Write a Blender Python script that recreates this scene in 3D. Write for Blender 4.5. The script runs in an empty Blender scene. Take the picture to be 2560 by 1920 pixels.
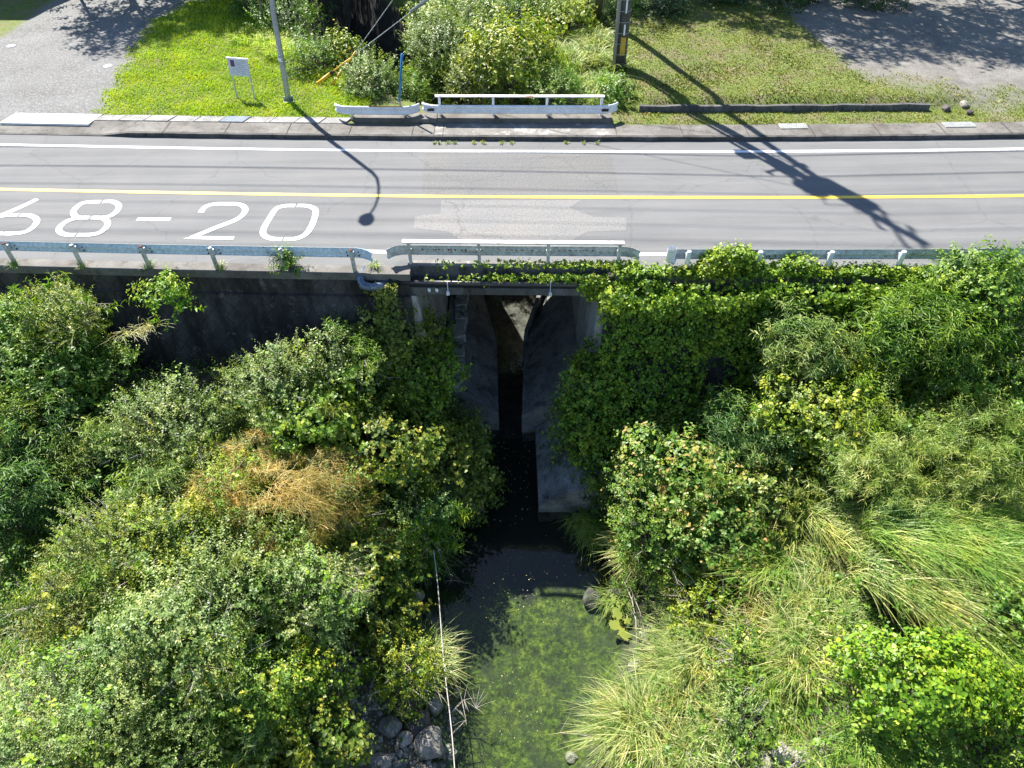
import bpy, math, random
import numpy as np
from mathutils import Matrix, Vector
R_ = math.radians
# ------------------------------------------------------------------ camera, light
F, HC = 1775.0, 12.2
PITCH, ROLL = R_(45), R_(-0.8)
SC = bpy.context.scene
cd = bpy.data.cameras.new('camera'); cam = bpy.data.objects.new('camera', cd); SC.collection.objects.link(cam)
CM = Matrix.Rotation(PITCH, 3, 'X') @ Matrix.Rotation(ROLL, 3, 'Z')
cam.matrix_world = Matrix.Translation((0, 0, HC)) @ CM.to_4x4()
cd.sensor_width = 36; cd.lens = 36 * F / 2560; cd.clip_end = 2000; cd.clip_start = 0.1
SC.camera = cam
ELEV = R_(48.5); SD = np.array([.51, -.86]); SD = SD / np.linalg.norm(SD)
w = bpy.data.worlds.new('World'); SC.world = w; w.use_nodes = True
nt = w.node_tree; sky = nt.nodes.new('ShaderNodeTexSky'); sky.sky_type = 'NISHITA'; sky.sun_disc = False
sky.ozone_density = 3.5; sky.dust_density = .3; sky.sun_elevation = ELEV; sky.sun_rotation = math.atan2(-SD[0], -SD[1])
nt.links.new(sky.outputs[0], nt.nodes['Background'].inputs[0]); nt.nodes['Background'].inputs[1].default_value = .08
ld = bpy.data.lights.new('sun', 'SUN'); ld.energy = 5.0; ld.angle = R_(.55); ld.color = (1, .955, .88)
sun = bpy.data.objects.new('sun', ld); SC.collection.objects.link(sun)
Ld = Vector((SD[0] * math.cos(ELEV), SD[1] * math.cos(ELEV), -math.sin(ELEV)))
sun.rotation_euler = Ld.to_track_quat('-Z', 'Y').to_euler(); sun.location = (-30, 60, 50)
SC.view_settings.view_transform = 'Standard'; SC.view_settings.look = 'None'; SC.view_settings.exposure = 1.45
SC.view_settings.gamma = 1
SC.render.resolution_x = 1024; SC.render.resolution_y = 768

CMn = np.array(CM)
def at(px, py, z=0.0, y=None):
    d = CMn @ np.array([px - 1280, 960 - py, -F]); t = (z - HC) / d[2] if y is None else y / d[1]
    return d * t + np.array([0, 0, HC])

# ------------------------------------------------------------------ helpers
def mesh(name, V, Fs, mat=None, parent=None, tint=None, smooth=False):
    V = np.asarray(V, dtype=np.float32)
    me = bpy.data.meshes.new(name)
    if isinstance(Fs, np.ndarray):
        n, k = Fs.shape
        me.vertices.add(len(V)); me.vertices.foreach_set('co', V.ravel())
        me.loops.add(n * k); me.loops.foreach_set('vertex_index', Fs.astype(np.int32).ravel())
        me.polygons.add(n); me.polygons.foreach_set('loop_start', np.arange(0, n * k, k, dtype=np.int32))
        me.update(calc_edges=True)
    else:
        me.from_pydata(V.tolist(), [], Fs); me.update()
    if tint is not None:
        a = me.attributes.new('tint', 'FLOAT', 'POINT'); a.data.foreach_set('value', np.asarray(tint, dtype=np.float32))
    if smooth: me.polygons.foreach_set('use_smooth', [True] * len(me.polygons))
    o = bpy.data.objects.new(name, me); SC.collection.objects.link(o)
    if mat: me.materials.append(mat)
    if parent:
        o.parent = parent; o.matrix_parent_inverse = Matrix.Translation(-parent.location)
    return o
def empty(name, loc):
    o = bpy.data.objects.new(name, None); o.location = loc; SC.collection.objects.link(o); o.empty_display_size = .2; return o
def tag(o, label=None, cat=None, group=None, kind=None):
    if label: o['label'] = label
    if cat: o['category'] = cat
    if group: o['group'] = group
    if kind: o['kind'] = kind
    return o
class MB:
    def __init__(s): s.v = []; s.f = []
    def add(s, V, Fs):
        b = len(s.v); s.v += [tuple(map(float, p)) for p in V]; s.f += [tuple(i + b for i in f) for f in Fs]; return s
    def box(s, c, d, ax=None):
        c = Vector(c); hx, hy, hz = d[0] / 2, d[1] / 2, d[2] / 2
        A = ax or Matrix.Identity(3)
        V = [c + A @ Vector((x, y, z)) for x in (-hx, hx) for y in (-hy, hy) for z in (-hz, hz)]
        return s.add(V, [(0, 1, 3, 2), (4, 6, 7, 5), (0, 4, 5, 1), (2, 3, 7, 6), (0, 2, 6, 4), (1, 5, 7, 3)])
    def tube(s, P, r, n=8, cap=True):
        P = [Vector(p) for p in P]; rr = r if isinstance(r, (list, tuple)) else [r] * len(P)
        V = []; Fs = []; pu = None
        for i, p in enumerate(P):
            t = (P[min(i + 1, len(P) - 1)] - P[max(i - 1, 0)]).normalized()
            if pu is None:
                pu = t.cross(Vector((0, 0, 1)) if abs(t.z) < .9 else Vector((0, 1, 0))).normalized()
            u = (pu - t * pu.dot(t)).normalized(); pu = u; v = t.cross(u)
            for k in range(n):
                a = 2 * math.pi * k / n; V.append(p + (u * math.cos(a) + v * math.sin(a)) * rr[i])
        for i in range(len(P) - 1):
            for k in range(n):
                k2 = (k + 1) % n; Fs.append((i * n + k, i * n + k2, (i + 1) * n + k2, (i + 1) * n + k))
        if cap: Fs.append(tuple(range(n))[::-1]); Fs.append(tuple((len(P) - 1) * n + k for k in range(n)))
        return s.add(V, Fs)
    def sweep(s, stations, closed=True, cap=True):
        """stations: list of lists of points (same length)"""
        n = len(stations[0]); V = [p for st in stations for p in st]; Fs = []
        for i in range(len(stations) - 1):
            for k in range(n if closed else n - 1):
                k2 = (k + 1) % n; Fs.append((i * n + k, (i + 1) * n + k, (i + 1) * n + k2, i * n + k2))
        if cap and closed: Fs.append(tuple(range(n))); Fs.append(tuple((len(stations) - 1) * n + k for k in range(n))[::-1])
        return s.add(V, Fs)
    def build(s, name, mat, parent=None, smooth=False):
        o = mesh(name, s.v, s.f, mat, parent)
        if smooth:
            for p in o.data.polygons: p.use_smooth = len(p.vertices) == 4
        return o

# road centre line y(x) (yellow line), everything along the road follows it
CX = np.array([-400, -60, -30, -17.3, -11.4, -5.5, -1.3, 3, 6, 10, 16.8, 30, 60, 400.])
CY = np.array([47, 24.8, 22.75, 21.88, 21.5, 21.17, 20.97, 20.82, 20.72, 20.62, 20.54, 20.7, 21.6, 36.])
def c(x): return float(np.interp(x, CX, CY))
def cs(x):  # smoothed
    return float(np.mean([np.interp(x + d, CX, CY) for d in (-2, -1, 0, 1, 2)]))
def xs(a, b, step=1.0):
    n = max(2, int(abs(b - a) / step) + 1); return list(np.linspace(a, b, n))
def along(mb, a, b, prof, closed=True, step=1.0):
    return mb.sweep([[(x, cs(x) + dy, z) for dy, z in prof] for x in xs(a, b, step)], closed)

# ------------------------------------------------------------------ noise
_rs = np.random.RandomState(5); _G = _rs.rand(64, 64, 64).astype(np.float32)
def noise3(P, s=1.0, off=0.0):
    P = np.asarray(P) * s + off; i = np.floor(P).astype(int); f = P - i; f = f * f * (3 - 2 * f); i &= 63; j = (i + 1) & 63
    def g(a, b, cc): return _G[a, b, cc]
    x0, y0, z0 = i[..., 0], i[..., 1], i[..., 2]; x1, y1, z1 = j[..., 0], j[..., 1], j[..., 2]; fx, fy, fz = f[..., 0], f[..., 1], f[..., 2]
    l = lambda a, b, t: a + (b - a) * t
    return l(l(l(g(x0, y0, z0), g(x1, y0, z0), fx), l(g(x0, y1, z0), g(x1, y1, z0), fx), fy),
             l(l(g(x0, y0, z1), g(x1, y0, z1), fx), l(g(x0, y1, z1), g(x1, y1, z1), fx), fy), fz) * 2 - 1
def n2(x, y, s=1.0, off=0.0): return noise3(np.stack([np.asarray(x, float), np.asarray(y, float), np.zeros_like(np.asarray(x, float)) + 3.3], -1), s, off)
def sst(a, b, x): t = np.clip((x - a) / (b - a), 0, 1); return t * t * (3 - 2 * t)

# ------------------------------------------------------------------ materials
def newmat(name):
    m = bpy.data.materials.new(name); m.use_nodes = True; return m, m.node_tree, m.node_tree.nodes['Principled BSDF']
def nd(nt, t, **kw):
    n = nt.nodes.new(t)
    for k, v in kw.items(): setattr(n, k, v)
    return n
def coords(nt, scale=(1, 1, 1), rot=(0, 0, 0)):
    tc = nd(nt, 'ShaderNodeNewGeometry'); mp = nd(nt, 'ShaderNodeMapping'); mp.inputs['Scale'].default_value = scale; mp.inputs['Rotation'].default_value = rot
    nt.links.new(tc.outputs['Position'], mp.inputs[0]); return mp.outputs[0]
def ramp(nt, fac, stops):
    r = nd(nt, 'ShaderNodeValToRGB'); e = r.color_ramp.elements
    while len(e) < len(stops): e.new(.5)
    for i, (p, col) in enumerate(stops): e[i].position = p; e[i].color = (*col, 1) if len(col) == 3 else col
    nt.links.new(fac, r.inputs[0]); return r.outputs[0]
def noise(nt, vec, scale, detail=4, rough=.6):
    n = nd(nt, 'ShaderNodeTexNoise'); n.inputs['Scale'].default_value = scale; n.inputs['Detail'].default_value = detail; n.inputs['Roughness'].default_value = rough
    nt.links.new(vec, n.inputs['Vector']); return n.outputs['Fac']
def mix(nt, fac, a, b, mode='MIX'):
    m = nd(nt, 'ShaderNodeMix', data_type='RGBA', blend_type=mode)
    for s, v in ((0, fac), (6, a), (7, b)):
        if isinstance(v, (int, float)): m.inputs[s].default_value = v
        elif isinstance(v, tuple): m.inputs[s].default_value = (*v, 1)
        else: nt.links.new(v, m.inputs[s])
    return m.outputs[2]
def bump(nt, bs, h, strength=.3, dist=.02):
    b = nd(nt, 'ShaderNodeBump'); b.inputs['Strength'].default_value = strength; b.inputs['Distance'].default_value = dist
    nt.links.new(h, b.inputs['Height']); nt.links.new(b.outputs[0], bs.inputs['Normal'])
def surf(name, c1, c2, s1=2.0, c3=None, s2=25.0, rough=.85, bmp=.3, dist=.01, metal=0, scale=(1, 1, 1), spec=.3):
    m, nt, bs = newmat(name); v = coords(nt, scale)
    col = ramp(nt, noise(nt, v, s1, 6, .65), [(.35, c1), (.65, c2)])
    f = noise(nt, v, s2, 3)
    if c3: col = mix(nt, ramp(nt, noise(nt, v, s1 * 2.3, 8, .75), [(.52, (0, 0, 0)), (.66, (1, 1, 1))]), col, c3)
    col = mix(nt, 1.0, col, ramp(nt, f, [(.3, (.72,) * 3), (.7, (1.15,) * 3)]), 'MULTIPLY')
    nt.links.new(col, bs.inputs['Base Color']); bs.inputs['Roughness'].default_value = rough; bs.inputs['Metallic'].default_value = metal
    bs.inputs['Specular IOR Level'].default_value = spec
    if bmp: bump(nt, bs, f, bmp, dist)
    return m
def asphalt(name, base, warm=0, grain=60, lane=True, gc=1.0):
    m, nt, bs = newmat(name); v = coords(nt)
    g = noise(nt, v, grain, 2, .7); b = noise(nt, v, .5, 5); st = noise(nt, coords(nt, (.12, 2.2, 1)), 1.0, 4)
    lo = tuple(base * k for k in (.86, .875, .88)); hi = tuple(base * k for k in (1.08, 1.07 - .05 * warm, 1.06 - .12 * warm))
    col = ramp(nt, b, [(.3, lo), (.7, hi)])
    ck = nd(nt, 'ShaderNodeTexVoronoi', feature='DISTANCE_TO_EDGE'); ck.inputs['Scale'].default_value = .33; vv = nd(nt, 'ShaderNodeMix', data_type='VECTOR'); vv.inputs[0].default_value = .35; nz = nd(nt, 'ShaderNodeTexNoise'); nz.inputs['Scale'].default_value = 2.2; nz.inputs['Detail'].default_value = 8; nt.links.new(v, nz.inputs['Vector']); nt.links.new(v, vv.inputs[4]); nt.links.new(nz.outputs['Color'], vv.inputs[5]); nt.links.new(vv.outputs[1], ck.inputs['Vector'])
    col = mix(nt, ramp(nt, ck.outputs['Distance'], [(.0, (.45,) * 3), (.006, (0, 0, 0))]), col, (.06, .06, .06))
    col = mix(nt, ramp(nt, noise(nt, v, 3.5, 8, .8), [(.62, (0, 0, 0)), (.72, (.35,) * 3)]), col, (.08, .08, .08))
    col = mix(nt, .35 if lane else .15, col, ramp(nt, st, [(.35, tuple(base * .72 for _ in range(3))), (.65, tuple(base * 1.22 for _ in range(3)))]))
    col = mix(nt, 1.0, col, ramp(nt, g, [(.3, (.62 if grain > 40 else .74,) * 3), (.5, (.98,) * 3), (.72, (1.5 if grain > 40 else 1.25,) * 3)]), 'MULTIPLY')
    nt.links.new(col, bs.inputs['Base Color']); bs.inputs['Roughness'].default_value = .88; bs.inputs['Specular IOR Level'].default_value = .25
    bump(nt, bs, g, .25, .004); return m
M = {}
M['asphalt'] = asphalt('asphalt', .155)
M['asphalt_patch'] = asphalt('asphalt_patch', .20, 1, 16, False)
M['asphalt_patch2'] = asphalt('asphalt_patch_dark', .15, 1, 18, True)
def paint(name, col, wear=.5):
    m, nt, bs = newmat(name); v = coords(nt)
    n = noise(nt, v, 9, 8, .75); g = noise(nt, v, 60, 2)
    k = tuple(x * .72 for x in col)
    cc = mix(nt, 1.0, ramp(nt, n, [(.28, tuple(x * .45 for x in col)), (.36, k), (.5, col)]), ramp(nt, g, [(.3, (.85,) * 3), (.6, (1.05,) * 3)]), 'MULTIPLY')
    nt.links.new(cc, bs.inputs['Base Color']); bs.inputs['Roughness'].default_value = .6; bump(nt, bs, g, .2, .003); return m
M['white_line'] = paint('white_line_paint', (.78, .79, .8)); M['yellow_line'] = paint('yellow_line_paint', (.85, .56, .06))
M['concrete'] = surf('concrete', (.11, .10, .088), (.2, .188, .17), .9, (.075, .068, .06), 30)
M['concrete_pale'] = surf('concrete_pale', (.15, .14, .125), (.24, .228, .21), 1.0, (.46, .45, .43), 30)
M['slab'] = surf('slab', (.2, .195, .185), (.36, .35, .33), 2.5, (.16, .15, .13), 30)
M['slab_white'] = surf('slab_white', (.62, .62, .61), (.78, .78, .77), 2.5, None, 30)
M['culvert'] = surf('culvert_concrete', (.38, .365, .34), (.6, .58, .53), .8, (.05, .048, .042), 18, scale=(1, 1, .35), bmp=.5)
M['bench'] = surf('bench_concrete', (.13, .128, .12), (.30, .295, .275), 1.1, (.035, .035, .03), 16, bmp=.8, dist=.02)
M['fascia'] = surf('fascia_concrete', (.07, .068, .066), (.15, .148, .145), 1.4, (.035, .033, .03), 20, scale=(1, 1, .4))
M['kerb'] = surf('kerb_concrete', (.05, .048, .045), (.12, .115, .11), 1.4, (.03, .03, .025), 20)
def wallmat():
    m, nt, bs = newmat('block_wall_concrete'); tc = nd(nt, 'ShaderNodeNewGeometry'); sp = nd(nt, 'ShaderNodeSeparateXYZ'); nt.links.new(tc.outputs['Position'], sp.inputs[0])
    cb = nd(nt, 'ShaderNodeCombineXYZ'); nt.links.new(sp.outputs[0], cb.inputs[0]); nt.links.new(sp.outputs[2], cb.inputs[1])
    mp = nd(nt, 'ShaderNodeMapping'); mp.inputs['Rotation'].default_value = (0, 0, R_(45)); nt.links.new(cb.outputs[0], mp.inputs[0])
    br = nd(nt, 'ShaderNodeTexBrick'); nt.links.new(mp.outputs[0], br.inputs['Vector']); br.offset = 0.0; br.inputs['Scale'].default_value = 1
    br.inputs['Brick Width'].default_value = .42; br.inputs['Row Height'].default_value = .42; br.inputs['Mortar Size'].default_value = .025; br.inputs['Mortar Smooth'].default_value = .4
    br.inputs['Color1'].default_value = (.085, .08, .078, 1); br.inputs['Color2'].default_value = (.07, .066, .063, 1); br.inputs['Mortar'].default_value = (.052, .05, .048, 1)
    v = coords(nt, (1, 1, .3)); st = noise(nt, v, .7, 7, .7); v2 = coords(nt)
    col = mix(nt, ramp(nt, st, [(.40, (0, 0, 0)), (.56, (1, 1, 1))]), br.outputs[0], (.014, .012, .011))
    li = noise(nt, v2, 3.2, 10, .8); col = mix(nt, ramp(nt, li, [(.57, (0, 0, 0)), (.66, (.8,) * 3)]), col, (.2, .185, .17))
    nt.links.new(col, bs.inputs['Base Color']); bs.inputs['Roughness'].default_value = .9
    h = mix(nt, .6, br.outputs[1], noise(nt, v2, 14, 5)); b = nd(nt, 'ShaderNodeBump'); b.invert = True; b.inputs['Strength'].default_value = .7; b.inputs['Distance'].default_value = .03
    nt.links.new(h, b.inputs['Height']); nt.links.new(b.outputs[0], bs.inputs['Normal']); return m
M['wall'] = wallmat()
M['galv'] = surf('galvanised_steel', (.50, .62, .74), (.62, .73, .84), 3, None, 12, rough=.4, bmp=.05, metal=0, spec=.6)
M['galv_old'] = surf('weathered_steel', (.42, .45, .43), (.58, .61, .6), 3, (.3, .27, .22), 12, rough=.5, bmp=.1, metal=0, scale=(1, 1, 1))
M['white_rail'] = surf('white_rail_paint', (.62, .65, .68), (.8, .82, .84), 2.4, None, 30, rough=.45, bmp=.05)
M['white_rust'] = surf('rusty_white_paint', (.74, .74, .73), (.8, .78, .76), 1.5, (.5, .26, .16), 30, rough=.6, bmp=.1)
M['rust'] = surf('rust_streaks', (.07, .03, .015), (.22, .07, .03), 8, None, 30, rough=.9, bmp=.2)
M['black'] = surf('black_plastic', (.012, .012, .014), (.02, .02, .022), 3, None, 20, rough=.5, bmp=.05)
M['pipe'] = surf('pipe_dark', (.03, .028, .03), (.06, .05, .055), 3, None, 20, rough=.35, bmp=.05, spec=.6)
M['pipe_blue'] = surf('pipe_blue_grey', (.07, .10, .16), (.16, .21, .28), 5, (.05, .07, .1), 20, rough=.35, bmp=.1, metal=.2, spec=.6)
M['pole_steel'] = surf('lamp_pole_steel', (.24, .28, .31), (.34, .38, .41), 3, None, 20, rough=.4, bmp=.03, metal=.4, spec=.5)
M['pole_dark'] = surf('utility_pole_wrap', (.05, .05, .055), (.09, .09, .095), 3, None, 20, rough=.45, bmp=.1)
M['pole_conc'] = surf('pole_concrete', (.2, .2, .19), (.3, .3, .28), 2, None, 30)
M['wood'] = surf('weathered_wood', (.08, .075, .06), (.16, .15, .12), 4, None, 25, scale=(6, 6, .5), bmp=.4)
M['yellow'] = surf('yellow_guard_plastic', (.75, .4, .03), (.85, .48, .05), 3, None, 20, rough=.4, bmp=.03)
M['label_yellow'] = surf('yellow_label', (.5, .3, .03), (.6, .38, .06), 3, None, 20, rough=.5, bmp=.03)
M['blue'] = surf('blue_paint', (.02, .13, .33), (.03, .2, .45), 3, None, 20, rough=.4, bmp=.03)
M['white'] = surf('white_plain', (.75, .75, .75), (.82, .82, .82), 3, None, 20, rough=.5, bmp=.03)
M['board'] = surf('board_face', (.5, .53, .62), (.56, .59, .68), 3, None, 20, rough=.5, bmp=.02)
M['purple'] = surf('purple_print', (.10, .03, .10), (.14, .05, .14), 12, None, 20, rough=.5, bmp=.02)
M['print'] = surf('grey_print', (.28, .3, .36), (.34, .36, .42), 12, None, 20, rough=.5, bmp=.02)
M['rock'] = surf('rock', (.22, .2, .17), (.42, .39, .34), 2.6, (.12, .1, .085), 22, bmp=1.0, dist=.03)
M['rock_dark'] = surf('rock_dark', (.07, .06, .06), (.17, .15, .14), 3, (.04, .035, .03), 22, bmp=1.0, dist=.03)
M['bark'] = surf('bark', (.12, .10, .08), (.24, .21, .17), 5, None, 30, bmp=.4)
M['dead'] = surf('dead_stick', (.38, .33, .27), (.55, .5, .42), 5, None, 30, bmp=.2)
M['rope'] = surf('rope', (.42, .38, .33), (.6, .55, .5), 6, None, 40, bmp=.2)
M['steel_grate'] = surf('grate_steel', (.5, .5, .48), (.65, .65, .62), 3, None, 20, rough=.45, bmp=.05, metal=.3)
M['roof'] = surf('roof_metal', (.12, .13, .14), (.2, .2, .21), 3, None, 20, rough=.5)
M['plaster'] = surf('plaster', (.5, .48, .44), (.6, .58, .53), 2, None, 20)
M['mortar_line'] = surf('joint_dark', (.035, .03, .028), (.06, .055, .05), 3, None, 20)

def leafmat(name, cols, trans=.28, rough=.45, spec=.36):
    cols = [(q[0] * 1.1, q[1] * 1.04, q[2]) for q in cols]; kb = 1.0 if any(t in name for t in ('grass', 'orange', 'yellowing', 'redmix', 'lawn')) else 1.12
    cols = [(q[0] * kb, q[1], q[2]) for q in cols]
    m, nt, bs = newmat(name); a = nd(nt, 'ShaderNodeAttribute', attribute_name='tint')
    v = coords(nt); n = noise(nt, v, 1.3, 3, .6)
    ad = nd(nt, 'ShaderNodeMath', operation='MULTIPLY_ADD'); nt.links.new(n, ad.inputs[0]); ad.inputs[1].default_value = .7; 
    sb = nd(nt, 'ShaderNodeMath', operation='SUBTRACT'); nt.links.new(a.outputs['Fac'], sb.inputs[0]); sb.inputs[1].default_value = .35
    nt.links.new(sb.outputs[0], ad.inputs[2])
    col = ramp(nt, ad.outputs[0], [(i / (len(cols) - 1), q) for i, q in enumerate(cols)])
    hd = noise(nt, v, .9, 4, .7); col = mix(nt, ramp(nt, hd, [(.5, (0, 0, 0)), (.68, (.5,) * 3)]), col, (1.5, 1.08, .7), 'MULTIPLY'); col = mix(nt, ramp(nt, hd, [(.32, (.55,) * 3), (.48, (0, 0, 0))]), col, (.6, .82, .9), 'MULTIPLY')
    nt.links.new(col, bs.inputs['Base Color']); bs.inputs['Roughness'].default_value = rough; bs.inputs['Specular IOR Level'].default_value = spec
    tr = nd(nt, 'ShaderNodeBsdfTranslucent'); tcol = mix(nt, 1.0, col, (1.25, 1.5, .5), 'MULTIPLY'); nt.links.new(tcol, tr.inputs[0])
    ms = nd(nt, 'ShaderNodeMixShader'); ms.inputs[0].default_value = trans
    nt.links.new(bs.outputs[0], ms.inputs[1]); nt.links.new(tr.outputs[0], ms.inputs[2]); nt.links.new(ms.outputs[0], nt.nodes['Material Output'].inputs[0]); return m
PAL = {
 'green': [(.03, .085, .01), (.065, .16, .018), (.12, .25, .028), (.22, .36, .05)],
 'bright': [(.05, .13, .01), (.10, .24, .015), (.18, .34, .02), (.31, .44, .035)],
 'greygreen': [(.045, .09, .02), (.09, .17, .035), (.155, .26, .06), (.29, .39, .13)],
 'silver': [(.06, .12, .03), (.12, .23, .055), (.21, .34, .10), (.37, .47, .2)],
 'bluegreen': [(.03, .085, .02), (.065, .165, .04), (.12, .25, .06), (.25, .38, .12)],
 'olive': [(.045, .085, .012), (.095, .16, .02), (.17, .25, .035), (.3, .36, .08)],
 'yellowgreen': [(.05, .11, .01), (.11, .2, .014), (.22, .32, .025), (.39, .44, .05)],
 'yellowing': [(.035, .075, .012), (.08, .15, .018), (.18, .24, .03), (.38, .38, .06)],
 'redmix': [(.04, .11, .015), (.10, .21, .03), (.21, .32, .06), (.40, .29, .10)],
 'ivy': [(.035, .095, .01), (.08, .18, .014), (.15, .29, .02), (.28, .41, .035)],
 'grass': [(.05, .12, .015), (.12, .24, .03), (.22, .35, .06), (.42, .48, .16)],
 'bamboo': [(.05, .11, .015), (.11, .21, .03), (.2, .32, .06), (.38, .46, .15)],
 'palegrass': [(.06, .12, .02), (.16, .25, .05), (.34, .40, .12), (.62, .60, .34)],
 'drygrass': [(.10, .13, .04), (.19, .23, .07), (.34, .34, .13), (.56, .5, .28)],
 'lawn': [(.15, .23, .006), (.28, .40, .008), (.39, .52, .01), (.5, .57, .02)],
 'lawn2': [(.065, .07, .01), (.125, .14, .013), (.2, .21, .018), (.3, .27, .045)],
 'orange': [(.26, .2, .05), (.38, .30, .08), (.48, .38, .12), (.56, .48, .2)],
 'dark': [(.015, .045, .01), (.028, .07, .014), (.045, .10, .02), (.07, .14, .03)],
}
L = {k: leafmat('leaf_' + k, v, .22 if k in ('dark', 'ivy') else .3) for k, v in PAL.items()}

# ------------------------------------------------------------------ terrain
PY = np.array([-200, 3, 5, 6, 8, 10, 12, 12.9, 13.8, 16, 17]); PL = np.array([-1.6, -1.6, -1.6, -1.75, -2.2, -2.4, -2.35, -2.1, -1.1, -1.0, -1.0]); PR = np.array([1.1, 1.1, 1.2, 1.5, 2.5, 3.4, 3.2, 2.5, 1.0, .9, .9])
def zn(x, y):
    x = np.asarray(x, float); y = np.asarray(y, float)
    l = np.interp(y, PY, PL); r = np.interp(y, PY, PR); t = np.maximum(x - r, l - x)
    z = -7.45 + .5 * np.minimum(np.maximum(t, 0), .5) + 3.0 * sst(.4, 6.5, t) + 1.0 * sst(12, 17, y) * sst(.8, 4, t)
    z += .22 * n2(x, y, .6) * sst(0, 1.5, t) + .07 * n2(x, y, 2.6, 7)
    z = np.where(t < 0, -7.62 + .13 * n2(x, y, .7, 4) - .12 * sst(0, 1.2, -t), z)
    return z
RX = np.array([24, 27, 30, 35, 40, 50, 120.]); RC = np.array([0, -.2, -2, -5.2, -9, -15, -60.])
def zf(x, y):
    x = np.asarray(x, float); y = np.asarray(y, float)
    cc = np.interp(x, CX, CY); xr = np.interp(y, RX, RC); t = np.abs(x - xr) - .9
    wd = 1.6 + 2.2 * sst(27, 31, y)
    z0 = .13 + .30 * sst(6.2, 6.9, y - cc) * sst(4.6, 5.6, x) * (1 - sst(17, 19, x)) + .25 * sst(17, 20, x) * sst(5.5, 9, y - cc) + .03 * np.clip(y - cc - 6, 0, 20) * sst(3, 6, x)
    z0 += .03 * n2(x, y, .8)
    zr = -7.7 + (z0 + 7.7) * sst(-.2, 1, t / wd)
    return np.where(t < wd, zr, z0)
def gridmesh(name, X, Y, zfun, mat, attr=None):
    gx, gy = np.meshgrid(X, Y); z = zfun(gx, gy); V = np.stack([gx, gy, z], -1).reshape(-1, 3); nx, ny = len(X), len(Y)
    i = np.arange(nx * ny).reshape(ny, nx); Fq = np.stack([i[:-1, :-1], i[:-1, 1:], i[1:, 1:], i[1:, :-1]], -1).reshape(-1, 4)
    return mesh(name, V, Fq, mat, None, attr(gx, gy).ravel() if attr else None, True)
def bankmat():
    m, nt, bs = newmat('riverbank_soil'); v = coords(nt)
    soil = ramp(nt, noise(nt, v, 3, 8, .75), [(.3, (.035, .03, .018)), (.5, (.09, .08, .05)), (.7, (.2, .19, .16))])
    al = ramp(nt, noise(nt, v, 1.5, 12, .82), [(.3, (.015, .025, .012)), (.42, (.05, .08, .025)), (.52, (.10, .17, .03)), (.62, (.2, .26, .06)), (.72, (.38, .38, .18))])
    vo = nd(nt, 'ShaderNodeTexVoronoi'); vo.inputs['Scale'].default_value = 7; nt.links.new(v, vo.inputs['Vector'])
    al = mix(nt, 1.0, al, ramp(nt, noise(nt, v, 6, 10, .85), [(.36, (.2,) * 3), (.5, (.95,) * 3), (.62, (1.9,) * 3)]), 'MULTIPLY')
    al = mix(nt, ramp(nt, vo.outputs['Distance'], [(.05, (.6,) * 3), (.12, (0, 0, 0))]), al, (.4, .4, .25))
    g = nd(nt, 'ShaderNodeNewGeometry'); sp = nd(nt, 'ShaderNodeSeparateXYZ'); nt.links.new(g.outputs['Position'], sp.inputs[0])
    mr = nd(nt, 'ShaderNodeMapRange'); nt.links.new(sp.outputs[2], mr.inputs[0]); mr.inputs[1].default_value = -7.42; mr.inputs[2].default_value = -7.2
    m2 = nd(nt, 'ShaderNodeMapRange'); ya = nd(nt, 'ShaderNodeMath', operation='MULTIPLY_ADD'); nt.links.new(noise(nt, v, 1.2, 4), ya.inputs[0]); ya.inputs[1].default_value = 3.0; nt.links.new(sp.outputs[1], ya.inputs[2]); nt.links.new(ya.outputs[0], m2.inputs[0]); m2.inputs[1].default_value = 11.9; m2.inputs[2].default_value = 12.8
    al = mix(nt, 1.0, al, (.52, .47, .27), 'MULTIPLY'); al = mix(nt, ramp(nt, noise(nt, v, .8, 6, .7), [(.38, (.8,) * 3), (.54, (0, 0, 0))]), al, (.03, .04, .018)); al = mix(nt, m2.outputs[0], al, (.018, .02, .014))  # bed darkened toward the bridge: its shade is painted into the colour
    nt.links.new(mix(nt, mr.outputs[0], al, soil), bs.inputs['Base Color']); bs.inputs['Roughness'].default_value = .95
    bump(nt, bs, noise(nt, v, 9, 6, .75), .9, .05); return m
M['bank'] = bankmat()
Xn = np.concatenate([[-400, -200, -100, -60, -40], np.arange(-28, 28.1, .22), [40, 60, 100, 200, 400]]); Yn = np.concatenate([[-300, -150, -60, -25, -10], np.arange(-4, 17.3, .22)])
def zn_trim(x, y):
    z = zn(x, y); return z
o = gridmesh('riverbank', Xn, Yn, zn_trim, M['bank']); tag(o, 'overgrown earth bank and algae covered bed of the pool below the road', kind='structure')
VX = 2560 / 2212.
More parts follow.
